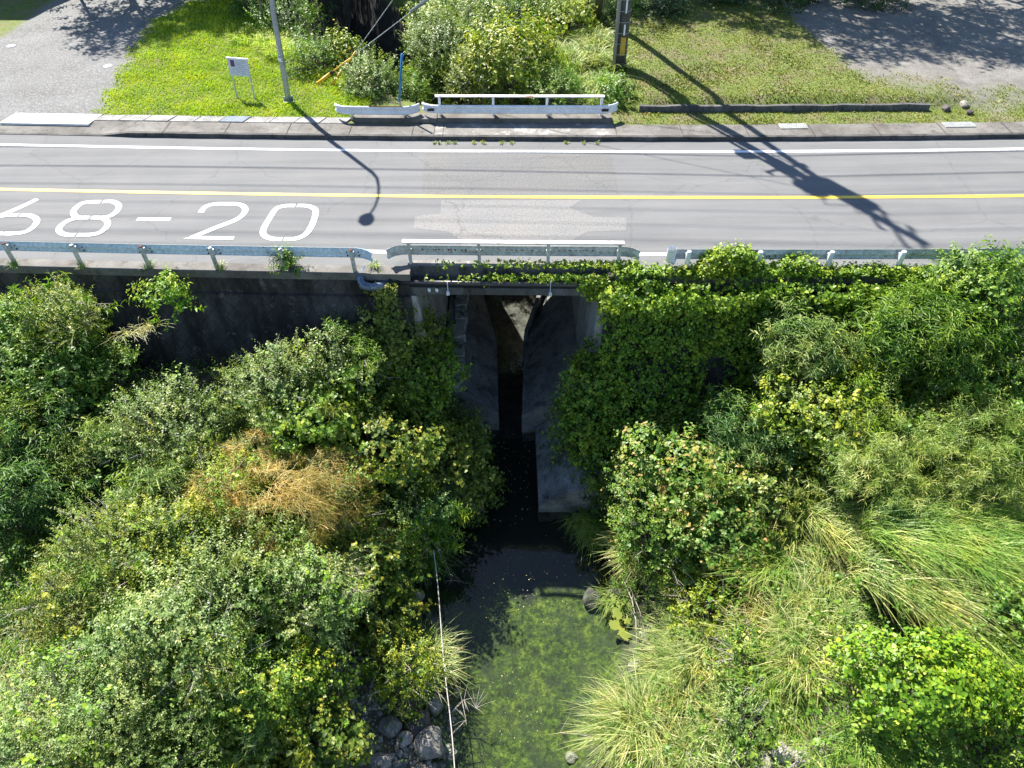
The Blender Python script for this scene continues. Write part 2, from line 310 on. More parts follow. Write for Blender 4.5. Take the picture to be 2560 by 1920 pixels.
def gravel_mask(x, y):
    # left lot: left of a line ; right lot : beyond
    pa = at(245, 292)[:2]; pb = at(400, 60)[:2]; pc = at(640, 0)[:2]
    s = (x - np.interp(y, [20, pa[1], pb[1], 45, 80], [pa[0], pa[0], pb[0], pb[0] + .5, pb[0] + 2]))
    wob = .5 * n2(x, y, .5) + .35 * n2(x, y, 1.7, 3) + .25 * n2(x, y, 5, 9)
    gl = sst(.5, -.5, s + wob)
    corner = at(0, 60)[:2]
    gl = gl * (1 - sst(-.3, .3, (-24.2 - x) - .9 * (36.0 - y) * 0 + 0 * y) * sst(35.6, 36.4, y))
    ep = [at(a * VX, b * VX, .6) for a, b in ((1600, -10), (1690, 25), (1805, 124), (1876, 166), (2062, 182), (2212, 218))]; e = np.interp(x, [4] + [q[0] for q in ep] + [60], [50] + [q[1] for q in ep] + [27])
    gr = sst(-1.7, 1.7, y - e + wob * 3.6)
    near_l = np.where(x < 0, gl, gr)
    return near_l
def groundmat():
    m, nt, bs = newmat('lawn_and_gravel'); v = coords(nt); a = nd(nt, 'ShaderNodeAttribute', attribute_name='tint')
    gr = ramp(nt, noise(nt, v, 13, 5, .9), [(.32, (.045, .045, .05)), (.5, (.13, .13, .13)), (.64, (.42, .42, .41))])
    sx = nd(nt, 'ShaderNodeSeparateXYZ'); nt.links.new(v, sx.inputs[0]); mx = nd(nt, 'ShaderNodeMapRange'); nt.links.new(sx.outputs[0], mx.inputs[0]); mx.inputs[1].default_value = 2; mx.inputs[2].default_value = 6; litter = ramp(nt, noise(nt, v, 1.6, 8, .8), [(.38, (.06, .045, .03)), (.52, (.2, .17, .13)), (.68, (.32, .31, .29))])
    gr = mix(nt, mx.outputs[0], gr, mix(nt, .55, gr, litter))
    gr = mix(nt, .42, gr, ramp(nt, noise(nt, v, .55, 6, .65), [(.3, (.085, .08, .07)), (.7, (.2, .195, .185))]))
    ga = ramp(nt, noise(nt, v, 5, 6, .75), [(.3, (.05, .075, .012)), (.5, (.10, .14, .016)), (.7, (.17, .19, .04))])
    ga = mix(nt, ramp(nt, noise(nt, v, 1.0, 7, .75), [(.48, (0, 0, 0)), (.6, (.85,) * 3)]), ga, (.15, .125, .07))
    g2_ = nd(nt, 'ShaderNodeNewGeometry'); sp = nd(nt, 'ShaderNodeSeparateXYZ'); nt.links.new(g2_.outputs['Position'], sp.inputs[0]); mr_ = nd(nt, 'ShaderNodeMapRange'); nt.links.new(sp.outputs[2], mr_.inputs[0]); mr_.inputs[1].default_value = -.15; mr_.inputs[2].default_value = -.7
    soil = ramp(nt, noise(nt, v, 4, 8, .8), [(.35, (.012, .01, .007)), (.55, (.03, .024, .018)), (.7, (.08, .065, .055))])
    nt.links.new(mix(nt, mr_.outputs[0], mix(nt, a.outputs['Fac'], ga, gr), soil), bs.inputs['Base Color']); bs.inputs['Roughness'].default_value = .95
    bump(nt, bs, noise(nt, v, 24, 4, .8), .8, .02); return m
M['ground'] = groundmat()
Xf = np.concatenate([[-400, -200, -100, -60], np.arange(-40, 40.1, .25), [60, 100, 200, 400]]); Tf = np.concatenate([np.arange(0, 26, .25), [30, 36, 45, 60, 100, 180, 300, 500]])
gx, gt = np.meshgrid(Xf, Tf); gy = np.vectorize(cs)(gx) + 4.95 + gt
Vz = zf(gx, gy); Vz = np.where((gt < .3) & (np.abs(gx) < 3.5), -.2, Vz)
nx, ny = len(Xf), len(Tf); ii = np.arange(nx * ny).reshape(ny, nx); Fq = np.stack([ii[:-1, :-1], ii[:-1, 1:], ii[1:, 1:], ii[1:, :-1]], -1).reshape(-1, 4)
V = np.stack([gx, gy, Vz], -1).reshape(-1, 3)
# open the ground sheet where the culvert mouth is
cen = V[Fq].mean(1); keep = ~((np.abs(cen[:, 0]) < 2.7) & (cen[:, 1] < np.interp(cen[:, 0], CX, CY) + 6.3))
o = mesh('ground', V, Fq[keep], M['ground'], None, gravel_mask(V[:, 0], V[:, 1]), True)
tag(o, 'lawn and gravel ground beyond the road, cut by the stream gully', kind='structure')

# water
def watermat():
    m, nt, bs = newmat('water'); nt.nodes.remove(bs); v = coords(nt)
    gl = nd(nt, 'ShaderNodeBsdfGlossy'); gl.inputs['Roughness'].default_value = .015; gl.inputs['Color'].default_value = (1, 1, 1, 1)
    tp = nd(nt, 'ShaderNodeBsdfTransparent'); tp.inputs[0].default_value = (.88, .95, .88, 1)
    fr = nd(nt, 'ShaderNodeFresnel'); fr.inputs[0].default_value = 1.34
    b = nd(nt, 'ShaderNodeBump'); b.inputs['Strength'].default_value = .06; b.inputs['Distance'].default_value = .05; nt.links.new(noise(nt, v, 2.5, 3), b.inputs['Height'])
    for n in (gl, fr): nt.links.new(b.outputs[0], n.inputs['Normal'])
    ms = nd(nt, 'ShaderNodeMixShader'); nt.links.new(fr.outputs[0], ms.inputs[0]); nt.links.new(tp.outputs[0], ms.inputs[1]); nt.links.new(gl.outputs[0], ms.inputs[2])
    nt.links.new(ms.outputs[0], nt.nodes['Material Output'].inputs[0]); return m
M['water'] = watermat()
o = MB().add([(-12, -120, -7.2), (12, -120, -7.2), (12, 17.5, -7.2), (2.6, 17.5, -7.2), (2.6, 30, -7.2), (-2.6, 30, -7.2), (-2.6, 17.5, -7.2), (-12, 17.5, -7.2)], [(0, 1, 2, 7), (6, 3, 4, 5)]).build('water', M['water']); tag(o, 'still green pool and dark water running out of the culvert', kind='structure')
o = MB().add([(-3, 16.6, -7.78), (3, 16.6, -7.78), (3, 30, -7.78), (-3, 30, -7.78)], [(0, 1, 2, 3)]).build('streambed', M['rock_dark']); tag(o, 'dark bed under the bridge', kind='structure')

# ------------------------------------------------------------------ road
rd = MB(); along(rd, -300, 300, [(-3.97, 0), (4.02, 0), (4.02, -.12), (-3.97, -.12)], True, 2)
tag(rd.build('road', M['asphalt']), 'two lane grey asphalt road', kind='structure')
def strip(name, a, b, o0, o1, z, mat, lab):
    m = MB(); m.sweep([[(x, cs(x) + o0, z), (x, cs(x) + o1, z)] for x in xs(a, b, .5)], False, False); return tag(m.build(name, mat), lab, kind='structure')
strip('road_centre_line', -120, 120, -.085, .085, .009, M['yellow_line'], 'solid yellow centre line')
strip('road_edge_line', -120, 120, 3.08, 3.25, .008, M['white_line'], 'white line along the far edge of the road')
strip('road_edge_line', -120, 120, -3.3, -3.14, .008, M['white_line'], 'white line along the near edge of the road')
def poly(name, pts, z, mat, lab):
    V = [at(px, py, z) for px, py in pts]; return tag(MB().add(V, [tuple(range(len(V)))[::-1]]).build(name, mat), lab, kind='structure')
k = 1 / 2.572
poly('road_patch', [(800 + a * k, b * k) for a, b in [(780, 1287), (1680, 1287), (1605, 1335), (1680, 1365), (1760, 1395), (1970, 1397), (1970, 1482), (1720, 1490), (1610, 1550), (1600, 1620), (920, 1620), (905, 1550), (830, 1490), (600, 1468), (612, 1390), (775, 1372)]], .004, M['asphalt_patch'], 'pale beige resurfaced patch in the near lane')
poly('road_patch', [(800 + a * k, b * k) for a, b in [(690, 935), (1855, 940), (1870, 1000), (1905, 1120), (1920, 1262), (655, 1250), (665, 1100)]], .004, M['asphalt_patch2'], 'coarse resurfaced patch in the far lane')
def stroke(mb, pts, wdt=.19, z=.009):
    P = [at(a * k, b * k, 0)[:2] for a, b in pts]
    # resample smooth (Catmull-Rom) for curves
    if len(P) > 3:
        Q = []
        for i in range(len(P) - 1):
            p0 = P[max(i - 1, 0)]; p1 = P[i]; p2 = P[i + 1]; p3 = P[min(i + 2, len(P) - 1)]
            for t in np.linspace(0, 1, 6, endpoint=False): Q.append(.5 * ((2 * p1) + (-p0 + p2) * t + (2 * p0 - 5 * p1 + 4 * p2 - p3) * t * t + (-p0 + 3 * p1 - 3 * p2 + p3) * t ** 3))
        Q.append(P[-1]); P = Q
    st = []
    for i, p in enumerate(P):
        t = P[min(i + 1, len(P) - 1)] - P[max(i - 1, 0)]; t = t / np.linalg.norm(t); n = np.array([-t[1], t[0]]) * wdt / 2
        st.append([(p[0] + n[0], p[1] + n[1], z), (p[0] - n[0], p[1] - n[1], z)])
    mb.sweep(st, False, False)
_sz = [.009]
digits = {
 'six': [[(240, 1281), (150, 1325), (40, 1372), (-60, 1415), (-115, 1455), (-95, 1490), (-40, 1501), (15, 1503)], [(-10, 1396), (50, 1384), (118, 1384)], [(130, 1384), (195, 1388), (236, 1412), (225, 1450), (170, 1490), (90, 1503), (25, 1503)]],
 'eight': [[(648, 1298), (575, 1300), (520, 1312), (478, 1350), (476, 1382), (510, 1400), (575, 1401)], [(662, 1298), (725, 1298), (762, 1318), (758, 1350), (715, 1387), (650, 1401), (588, 1401)], [(575, 1401), (500, 1403), (430, 1425), (383, 1465), (388, 1495), (430, 1511), (485, 1512)], [(588, 1401), (650, 1403), (690, 1425), (686, 1462), (635, 1500), (565, 1512), (498, 1512)]],
 'two': [[(1290, 1368), (1320, 1332), (1378, 1313), (1460, 1311), (1535, 1314), (1575, 1338), (1567, 1375), (1515, 1415), (1400, 1460), (1225, 1531)]],
 'zero': [[(1898, 1323), (1830, 1325), (1775, 1345), (1730, 1410), (1694, 1475), (1698, 1512), (1745, 1535), (1815, 1538)], [(1912, 1323), (1980, 1326), (2026, 1348), (2028, 1385), (2005, 1450), (1968, 1505), (1905, 1535), (1827, 1538)]],
}
for nm, stx in digits.items():
    mb = MB()
    for q_, s in enumerate(stx): stroke(mb, s, .19, .009 + .002 * q_)
    if nm == 'two':
        b2 = [at(a * k, b * k, .012) for a, b in [(1178, 1535), (1240, 1519), (1507, 1521), (1498, 1541)]]; mb.add(b2, [(3, 2, 1, 0)])
    tag(mb.build('painted_digit', M['white_line']), 'white digit %s painted on the near lane' % nm, kind='structure')
mb = MB(); stroke(mb, [(882, 1410), (1096, 1411)], .19); tag(mb.build('painted_dash', M['white_line']), 'white dash painted between the eight and the two', kind='structure')

# coping, pavement, kerb
mb = MB(); along(mb, -200, -2.9, [(-4.37, .03), (-3.97, .035), (-3.97, -.2), (-4.37, -.2)])
tag(mb.build('coping', M['concrete']), 'pale concrete coping strip on top of the left retaining wall', kind='structure')
mb = MB(); along(mb, 3.0, 200, [(-4.37, .03), (-3.97, .035), (-3.97, -.2), (-4.37, -.2)])
tag(mb.build('coping', M['concrete']), 'concrete coping under the vines on top of the right wall', kind='structure')
mb = MB()
mb.sweep([[(x, cs(x) + 4.0 + .02 * math.sin(x * 2.1), -.1), (x, cs(x) + 4.0 + .012 * math.sin(x * 3.3), .15 * h), (x, cs(x) + 4.13, .155 * h + .002), (x, cs(x) + 4.13, -.1)] for x, h in [(-200, .12), (-17, .12), (-15.4, .15), (-14.6, .75), (-14.2, 1)] + [(q, 1) for q in xs(-14, 200, .6)]])
tag(mb.build('kerb', M['kerb']), 'dark worn kerb along the far side of the road', kind='structure')
mb = MB()
mb.sweep([[(x, cs(x) + 4.13, -.1), (x, cs(x) + 4.13, .15 * h - .003), (x, cs(x) + 5.0, .155), (x, cs(x) + 5.0, -.1)] for x, h in [(-200, .12), (-17, .12), (-15.4, .15), (-14.6, .75), (-14.2, 1)] + [(q, 1) for q in xs(-14, 200, 1)]])
tag(mb.build('pavement', M['concrete']), 'narrow stained concrete pavement beyond the road', kind='structure')
mb = MB(); along(mb, -2.75, 3.95, [(4.14, .156), (5.08, .162), (5.08, .1), (4.14, .1)], True)
tag(mb.build('bridge_pavement', M['concrete_pale']), 'pale blotched pavement slab over the bridge', kind='structure')
# joints across pavement
mb = MB()
for x in list(np.arange(-13, -3, 2.35)) + [-2.78, -2.45, 3.98, 6.4, 8.8, 11.2, 13.6, 16, 18.4]:
    mb.sweep([[(x, cs(x) + 4.02, .164), (x + .018, cs(x) + 4.02, .164)], [(x + .01, cs(x) + 5.0, .17), (x + .03, cs(x) + 5.0, .17)]], False, False)
tag(mb.build('pavement_joint', M['mortar_line']), 'dark joints across the far pavement', kind='structure')
# row of drain slabs behind left pavement
G = 'drain cover slabs along the far pavement'
def slab(x0, x1, o0, o1, z, mat, lab, tilt=0):
    m = MB(); sk = .22
    m.sweep([[(x + dx, cs(x) + oo, zz) for (oo, dx, zz) in ((o0, 0, z), (o1, sk, z + .01 + tilt), (o1, sk, z - .12), (o0, 0, z - .12))] for x in (x0, x1)])
    o = m.build('drain_slab', mat); tag(o, lab, 'slab', G); return o
slab(-19.6, -16.1, 4.62, 5.45, .17, M['slab_white'], 'long white slab at the left end of the drain slabs')
ord_ = ['first small slab right of the long white slab', 'second small slab right of the long white slab', 'third small slab right of the long white slab', 'fourth small slab right of the long white slab', 'fifth small slab, where the lawn begins', 'bluish slab at the lawn edge', 'grey slab next right of the bluish slab', 'second grey slab right of the bluish slab', 'third grey slab right of the bluish slab', 'last grey slab in the row, at the lawn edge']
for i, lb in enumerate(ord_):
    x0 = -16.0 + i * .98; slab(x0, x0 + .93, 4.98, 5.42, .172 + .008 * (i % 3), M['slab'] if i != 5 else surf('slab_blue', (.15, .18, .21), (.22, .26, .3), 3), lb, .004 * (i % 2))
# bridge edge block (far)
mb = MB(); along(mb, -5.9, -2.72, [(5.09, 0), (5.09, .31), (5.6, .32), (5.6, 0)])
along(mb, -2.69, 3.9, [(5.1, 0), (5.1, .33), (5.72, .34), (5.72, -.7)])
tag(mb.build('bridge_kerb', M['concrete']), 'raised concrete edge block carrying the far bridge rail', kind='structure')

# ------------------------------------------------------------------ retaining walls, bridge
def rwall(a, b, lab):
    m = MB(); along(m, a, b, [(-4.34, .0), (-4.34, -.74), (-4.44, -.76), (-4.44, -.83), (-6.6, -8.0), (-3.0, -8.0), (-3.0, -.121), (-4.0, -.121), (-4.0, -.0)], True, 1.5)
    o = m.build('retaining_wall', M['wall']); tag(o, lab, 'wall'); return o
rwall(-200, -2.95, 'dark stained block retaining wall under the road, left of the bridge')
rwall(2.8, 200, 'block retaining wall under the ivy, right of the bridge')
br = empty('road_bridge', (0, cs(0), 0)); tag(br, 'short concrete road bridge over the culvert stream, with dark fascia', 'bridge')
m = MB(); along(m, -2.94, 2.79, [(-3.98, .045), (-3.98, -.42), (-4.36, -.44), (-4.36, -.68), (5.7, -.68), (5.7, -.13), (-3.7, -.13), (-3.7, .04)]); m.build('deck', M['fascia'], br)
m = MB(); along(m, -3.0, 3.4, [(-3.96, .048), (-3.70, .052), (-3.70, .006), (-3.96, .006)]); m.build('deck_edge', M['concrete_pale'], br)
def prism_y(mb, prof, ys):
    mb.sweep([[(x, y, z) for x, z in (prof(y) if callable(prof) else prof)] for y in ys])
m = MB(); prism_y(m, [(-2.78, -.79), (-2.15, -7.9), (-3.9, -7.9), (-3.9, -.79)], [16.72, 27.0]); m.build('abutment', M['culvert'], br)
m = MB(); prism_y(m, [(2.66, -.79), (2.15, -7.9), (3.8, -7.9), (3.8, -.79)], [16.62, 26.7]); m.build('abutment', M['culvert'], br)
def lin(y, side):
    if side > 0: xi = np.interp(y, [16.9, 20.9, 24, 27.4], [.33, .5, 1.36, 1.9]); return [(xi, -7.9), (xi, -6.25), (xi + .12, -6.2), (2.35, -4.9), (2.35, -7.9)]
    xi = np.interp(y, [16.9, 20.9, 24, 27.4], [-.48, -.58, -1.2, -1.8]); return [(xi, -7.9), (xi, -6.25), (xi - .12, -6.2), (-2.35, -4.8), (-2.35, -7.9)]
for s in (-1, 1):
    m = MB(); prism_y(m, lambda y: lin(y, s), [16.9 + (.15 if s < 0 else 0), 19, 20.9, 22, 23, 24, 25.5, 27.4]); m.build('channel_lining', M['bench'], br)
m = MB(); prism_y(m, lambda y: [(.81, -7.9), (.81, -6.85 + .0 * y), (1.4, -6.35), (2.9, -5.6), (2.9, -7.9)], [13.45, 14.2, 15.4, 16.88]); m.build('wing_apron', M['bench'], br)
m = MB(); prism_y(m, lambda y: [(-.98, -7.9), (-.98, -6.85), (-1.6, -6.3), (-2.9, -5.6), (-2.9, -7.9)], [13.5, 14.2, 15.4, 17.0]); m.build('wing_apron', M['bench'], br)
m = MB()
m.sweep([[(x, y, z - 1.3), (x, y, z), (x + .16, y, z), (x + .16, y, z - 1.3)] for x, y, z in ((.45, 20.7, -6.3), (.52, 21.2, -6.0), (.95, 22.6, -5.75), (1.34, 24.0, -5.6))])
m.box((1.84, 24.1, -6.4), (.8, .2, 1.62)); m.build('upstand', M['concrete_pale'], br)
rg = random.Random(3)
m = MB()
for i in range(26):   # rough foundation stones on the left ledge under the bridge
    y = 17.2 + i * .36; m.box((-1.95 + rg.uniform(-.08, .08), y, -5.05 + rg.uniform(-.06, .08)), (.42 + rg.uniform(-.08, .08), .33, .34), Matrix.Rotation(rg.uniform(-.2, .2), 3, 'Z'))
m.build('stone_course', M['culvert'], br)
# pipe
pi = empty('water_pipe', (-4.2, 16.9, -.3)); tag(pi, 'dark water pipe running along the near face of the bridge', 'pipe')
PA = at(960, 697, -.34); PB = at(1560, 706, -.34)
y0 = cs(-3.3) - 4.14
m = MB(); m.tube([(-3.62, cs(-3.6) - 4.3, -.30), (-1, cs(-1) - 4.3, -.32), (1.5, cs(1.5) - 4.3, -.33), (3.6, cs(3.6) - 4.3, -.33)], .085, 14); m.build('pipe_run', M['pipe'], pi, True)
m = MB(); m.tube([(-4.28, cs(-4.5) - 4.05, -.02), (-4.33, cs(-4.5) - 4.5, -.1), (-4.25, cs(-4.5) - 4.62, -.2), (-4.03, cs(-4.3) - 4.62, -.27), (-3.73, cs(-4) - 4.5, -.29), (-3.45, cs(-3.7) - 4.36, -.30)], [.08, .11, .125, .125, .12, .11], 14); m.build('elbow', M['pipe_blue'], pi, True)
m = MB(); m.tube([(-3.53, cs(-3.8) - 4.41, -.29), (-3.48, cs(-3.8) - 4.38, -.295)], .165, 14); m.tube([(-3.35, cs(-3.6) - 4.32, -.30), (-3.29, cs(-3.6) - 4.30, -.30)], .15, 14)
for q in range(6):
    a = q * math.pi / 3; m.tube([(-3.59, cs(-3.8) - 4.42 + .14 * math.cos(a), -.30 + .14 * math.sin(a)), (-3.23, cs(-3.8) - 4.34 + .13 * math.cos(a), -.305 + .13 * math.sin(a))], .014, 6)
m.build('flange', M['black'], pi, True)
for xb in (-1.83, 1.15):
    m = MB(); y = cs(xb) - 4.3
    pts = [(xb, y + .12, -.33)] + [(xb, y + .1 * math.cos(a), -.33 + .1 * math.sin(a)) for a in np.linspace(0, math.pi, 9)] + [(xb, y - .125, -.52)]
    m.tube(pts, .012, 6); m.box((xb, y - .155, -.56), (.09, .06, .12)); m.build('pipe_bracket', M['white_rail'], pi)
for q, xb in enumerate((-2.38, -2.16)):
    m = MB(); y = cs(xb) - 4.37; m.add([(xb - .035, y - .004, -.45), (xb + .04, y - .004, -.47), (xb + .05, y - .004, -.53), (xb + .02, y - .004, -.6), (xb - .03, y - .004, -.58), (xb - .05, y - .004, -.5)], [(5, 4, 3, 2, 1, 0)]); m.build('paint_mark', M['white'], br)

# ------------------------------------------------------------------ guard rails
WP = [(0, .0), (.045, .03), (.05, .085), (.012, .13), (.012, .2), (.05, .245), (.045, .30), (0, .33)]   # W profile (outward, height)
def beam_mesh(x0, x1, off, zb, face=1, endL=None, endR=None, h=1.0):
    """beam following road; face=+1 bulges towards +y; ends curl by (dx, dy) lists"""
    P = [(x, cs(x) + off) for x in xs(x0, x1, 1.0)]
    if endL: P = [(x0 - a, cs(x0) + off + b) for a, b in endL[::-1]] + P
    if endR: P = P + [(x1 + a, cs(x1) + off + b) for a, b in endR]
    m = MB(); st = []
    for i, p in enumerate(P):
        t = np.subtract(P[min(i + 1, len(P) - 1)], P[max(i - 1, 0)]); t = t / np.linalg.norm(t); n = np.array([-t[1], t[0]]) * face
        st.append([(p[0] + n[0] * d, p[1] + n[1] * d, zb + z * h) for d, z in WP] + [(p[0] + n[0] * (d - .007), p[1] + n[1] * (d - .007), zb + z * h) for d, z in WP[::-1]])
    m.sweep(st); return m
def rail(root, x0, x1, off, zb, face, mat, posts, poff, ph, pr, pmat, z0=0, endL=None, endR=None, square=False, hand=None, lean=0):
    beam_mesh(x0, x1, off, zb, face, endL, endR).build('beam', mat, root, True)
    for x in posts:
        m = MB(); y = cs(x) + poff
        if square: m.box((x, y, (z0 + ph) / 2), (.09, .09, ph - z0))
        else: m.tube([(x, y, z0), (x, y, ph - .03), (x, y, ph)], [pr, pr, pr * .8], 12)
        po = m.build('post', pmat, root, not square)
        m = MB(); s = 1 if off > poff else -1; m.box((x, (y + cs(x) + off) / 2, zb + .165), (.12, max(abs(off - poff) - .04, .02), .2)); m.build('bracket', M['galv_old'] if mat is not M['white_rail'] else mat, po)
    if hand:
        a, b, z = hand; m = MB(); along(m, a, b, [(poff - .075, z), (poff - .075, z + .045), (poff + .075, z + .05), (poff + .075, z)]); m.build('handrail', M['white_rust'], root)
curlN = [(.12, -.01), (.26, -.05), (.38, -.12), (.47, -.22)]
g1 = empty('guardrail', (-4.75, cs(-4.2) - 4.2, 0)); tag(g1, 'long pale blue grey guardrail on round posts along the wall left of the bridge', 'guardrail')
rail(g1, -60, -4.62, -4.08, .39, 1, M['galv'], [-4.5 - 2.02 * i for i in range(14)], -4.24, .74, .062, M['galv_old'], z0=0.0, endR=[(.22, -.01), (.42, -.06), (.6, -.16), (.68, -.26)])
gp = [o_ for o_ in g1.children if o_.name.startswith('post')]
for i in range(7):
    x = -4.5 - 2.02 * i; par = min(gp, key=lambda q: abs(q.data.vertices[0].co.x - x))
    for dx in (-.17, .17):
        for dz in (.09, .22):
            o_ = MB().tube([(x + dx, cs(x) - 4.11, .36 + dz), (x + dx, cs(x) - 4.06, .36 + dz)], .018, 6).build('bolt', M['black'], par); o_.matrix_parent_inverse = Matrix.Identity(4)
for i in range(0, 7):
    x = -4.5 - 2.02 * i; m = MB(); m.tube([(x, cs(x) - 4.24, .741), (x, cs(x) - 4.24, .76)], [.06, .045], 12)
    m.build('post_cap', M['rust'] if i in (0, 3, 5, 6) else M['galv_old'], g1)
g2 = empty('bridge_guardrail', (-2.9, cs(0) - 3.9, 0)); tag(g2, 'rust streaked guardrail with white handrail on the near side of the bridge', 'guardrail')
bx = [at(1027, 667)[0], at(1199, 668)[0], at(1370, 669)[0], at(1545, 670)[0]]
rail(g2, at(1010, 632, .42)[0], at(1556, 640, .42)[0], -3.70, .25, 1, M['galv_old'], bx, -3.84, .77, .05, M['galv_old'], z0=.04, endL=curlN, endR=curlN, square=True, hand=(at(1005, 606, .79)[0], at(1562, 614, .79)[0], .77))
rg = random.Random(8)
for seg, dens in (((-2.6, -1.25), 11), ((-.4, .9), 9), ((1.35, 2.4), 12)):
    for i in range(dens):
        x = seg[0] + (seg[1] - seg[0]) * (i + rg.random()) / dens; wd = rg.uniform(.02, .07); hh = rg.uniform(.02, .1) if seg[0] < -1 else rg.uniform(.015, .04); y = cs(x) - 3.70 - .001
        MB().add([(x, y - .004, .455), (x + wd, y - .004, .455), (x + wd, y - .004, .44), (x + wd * .6, y - .004, .44 - hh), (x + wd * .4, y - .004, .44 - hh), (x, y - .004, .44)], [(0, 1, 2, 3, 4, 5)]).build('rust_streak', M['rust'], g2)
g3 = empty('guardrail', (4.6, cs(4.6) - 4.1, 0)); tag(g3, 'dirty white guardrail beyond the ivy, right of the bridge', 'guardrail')
xr0 = at(1668, 640, .5)[0]
rail(g3, xr0 + .2, 60, -4.0, .38, 1, surf('dirty_white_rail', (.45, .5, .53), (.66, .7, .73), 3, (.16, .17, .17), 14, rough=.45, bmp=.05, scale=(1, 1, 1)), [xr0 + .55 + 1.98 * i for i in range(14)], -4.2, .78, .07, M['white_rail'], z0=0)
m = MB(); m.tube([(xr0 + .12 * math.cos(a) + .1, cs(xr0) - 4.06 + .12 * math.sin(a), .36) for a in [0]] + [(xr0 + .1, cs(xr0) - 4.06, .40), (xr0 + .1, cs(xr0) - 4.06, .78)], .13, 14, False); m.build('end_cap', M['white_rail'], g3, True)
zk = .32
fx = [at(q, 291, zk)[0] for q in (1101, 1234, 1367, 1502)]
g4 = empty('bridge_guardrail', (-2.6, cs(0) + 5.4, zk)); tag(g4, 'white guardrail with handrail on the far side of the bridge', 'guardrail')
curlF = [(.2, .02), (.4, .09), (.55, .2), (.62, .3)]
rail(g4, at(1099, 262, .6)[0], at(1501, 264, .6)[0], 5.24, .46, -1, M['white_rail'], fx, 5.42, 1.03, .05, M['white_rail'], z0=zk, endL=curlF, endR=curlF, square=True, hand=(at(1087, 242, 1.05)[0], at(1513, 247, 1.05)[0], 1.03))
for q in (1078, 1511):
    p = at(q, 269, .6, ); x = p[0]; m = MB(); m.box((x, cs(x) + 5.19, .62), (.26, .012, .09)); o = m.build('reflector', M['black'], g4)
g5 = empty('short_guardrail', (-5, cs(-5) + 5.3, .2)); tag(g5, 'short white guardrail with rusty top, left of the far bridge rail', 'guardrail')
rail(g5, at(881, 262, .6)[0], at(1008, 262, .6)[0], 5.22, .40, -1, M['white_rail'], [at(882, 290, .2)[0], at(1013, 290, .2)[0]], 5.36, .66, .05, M['white_rail'], z0=.16, endL=curlF, endR=curlF)
a0 = at(925, 255, .72)[0]; m = MB(); m.sweep([[(x, cs(x) + 5.185 - .001, .70), (x, cs(x) + 5.21, .735), (x, cs(x) + 5.222, .737)] for x in xs(a0, a0 + 1.3, .2)], False, False); m.build('rust_patch', M['rust'], g5)

# ------------------------------------------------------------------ lamp, poles, sign
lb = at(722, 252, .16); lx, ly = lb[0], lb[1]
lp = empty('street_lamp', (lx, ly, .14)); tag(lp, 'tall grey steel street lamp post standing on the lawn left of the gully', 'street lamp')
m = MB(); m.tube([(lx, ly, .1), (lx + .01, ly, .45), (lx + .2, ly, 3.5), (lx + .72, ly, 7.4)], [.13, .115, .1, .075], 14)
lx0 = lx; lx = lx + .72
ar = [(lx, ly, 7.4), (lx + .03, ly - .08, 7.8), (lx - .02, ly - .35, 8.2), (lx - .06, ly - .8, 8.45), (lx - .12, ly - 1.4, 8.5), (lx - .2, ly - 1.9, 8.45)]
m.build('pole', M['pole_steel'], lp, True)
m = MB(); m.tube(ar, [.075, .06, .05, .045, .04, .04], 10); m.build('arm', M['pole_steel'], lp, True)
m = MB(); m.tube([(lx - .2, ly - 1.85, 8.46), (lx - .22, ly - 2.0, 8.44), (lx - .24, ly - 2.2, 8.4), (lx - .26, ly - 2.45, 8.36), (lx - .27, ly - 2.6, 8.36)], [.06, .17, .24, .21, .07], 14); m.build('lamp_head', M['pole_steel'], lp, True)
lx = lx0
m = MB(); m.box((lx, ly, .17), (.42, .42, .04), Matrix.Rotation(.3, 3, 'Z'))
for q in range(4):
    a = q * math.pi / 2 + .3; m.sweep([[(lx + r * math.cos(a) - .012 * math.sin(a) * sg, ly + r * math.sin(a) + .012 * math.cos(a) * sg, zz) for sg in (-1, 1) for r, zz in (((.1, .19), (.2, .19), (.11, .45))[::sg])] for _ in (0,)] * 1 + [[(lx, ly, .3)] * 6], True, False) if False else m.box((lx + .14 * math.cos(a), ly + .14 * math.sin(a), .26), (.12, .02, .16), Matrix.Rotation(a, 3, 'Z'))
m.build('base_plate', M['pole_steel'], lp)
m = MB(); m.tube([(lx + .08, ly, 1.72), (lx + .085, ly, 1.86)], .113, 14, False)
m.build('band', M['white_rail'], lp, True)
m = MB()
for i in range(4): m.box((lx + .08, ly - .112, 1.98 + i * .1), (.04, .012, .06))
m.build('number_plate', M['white_rail'], lp)
m = MB(); m.box((lx + .12, ly - .02, 1.25), (.03, .06, .06)); m.build('access_clip', M['white'], lp)

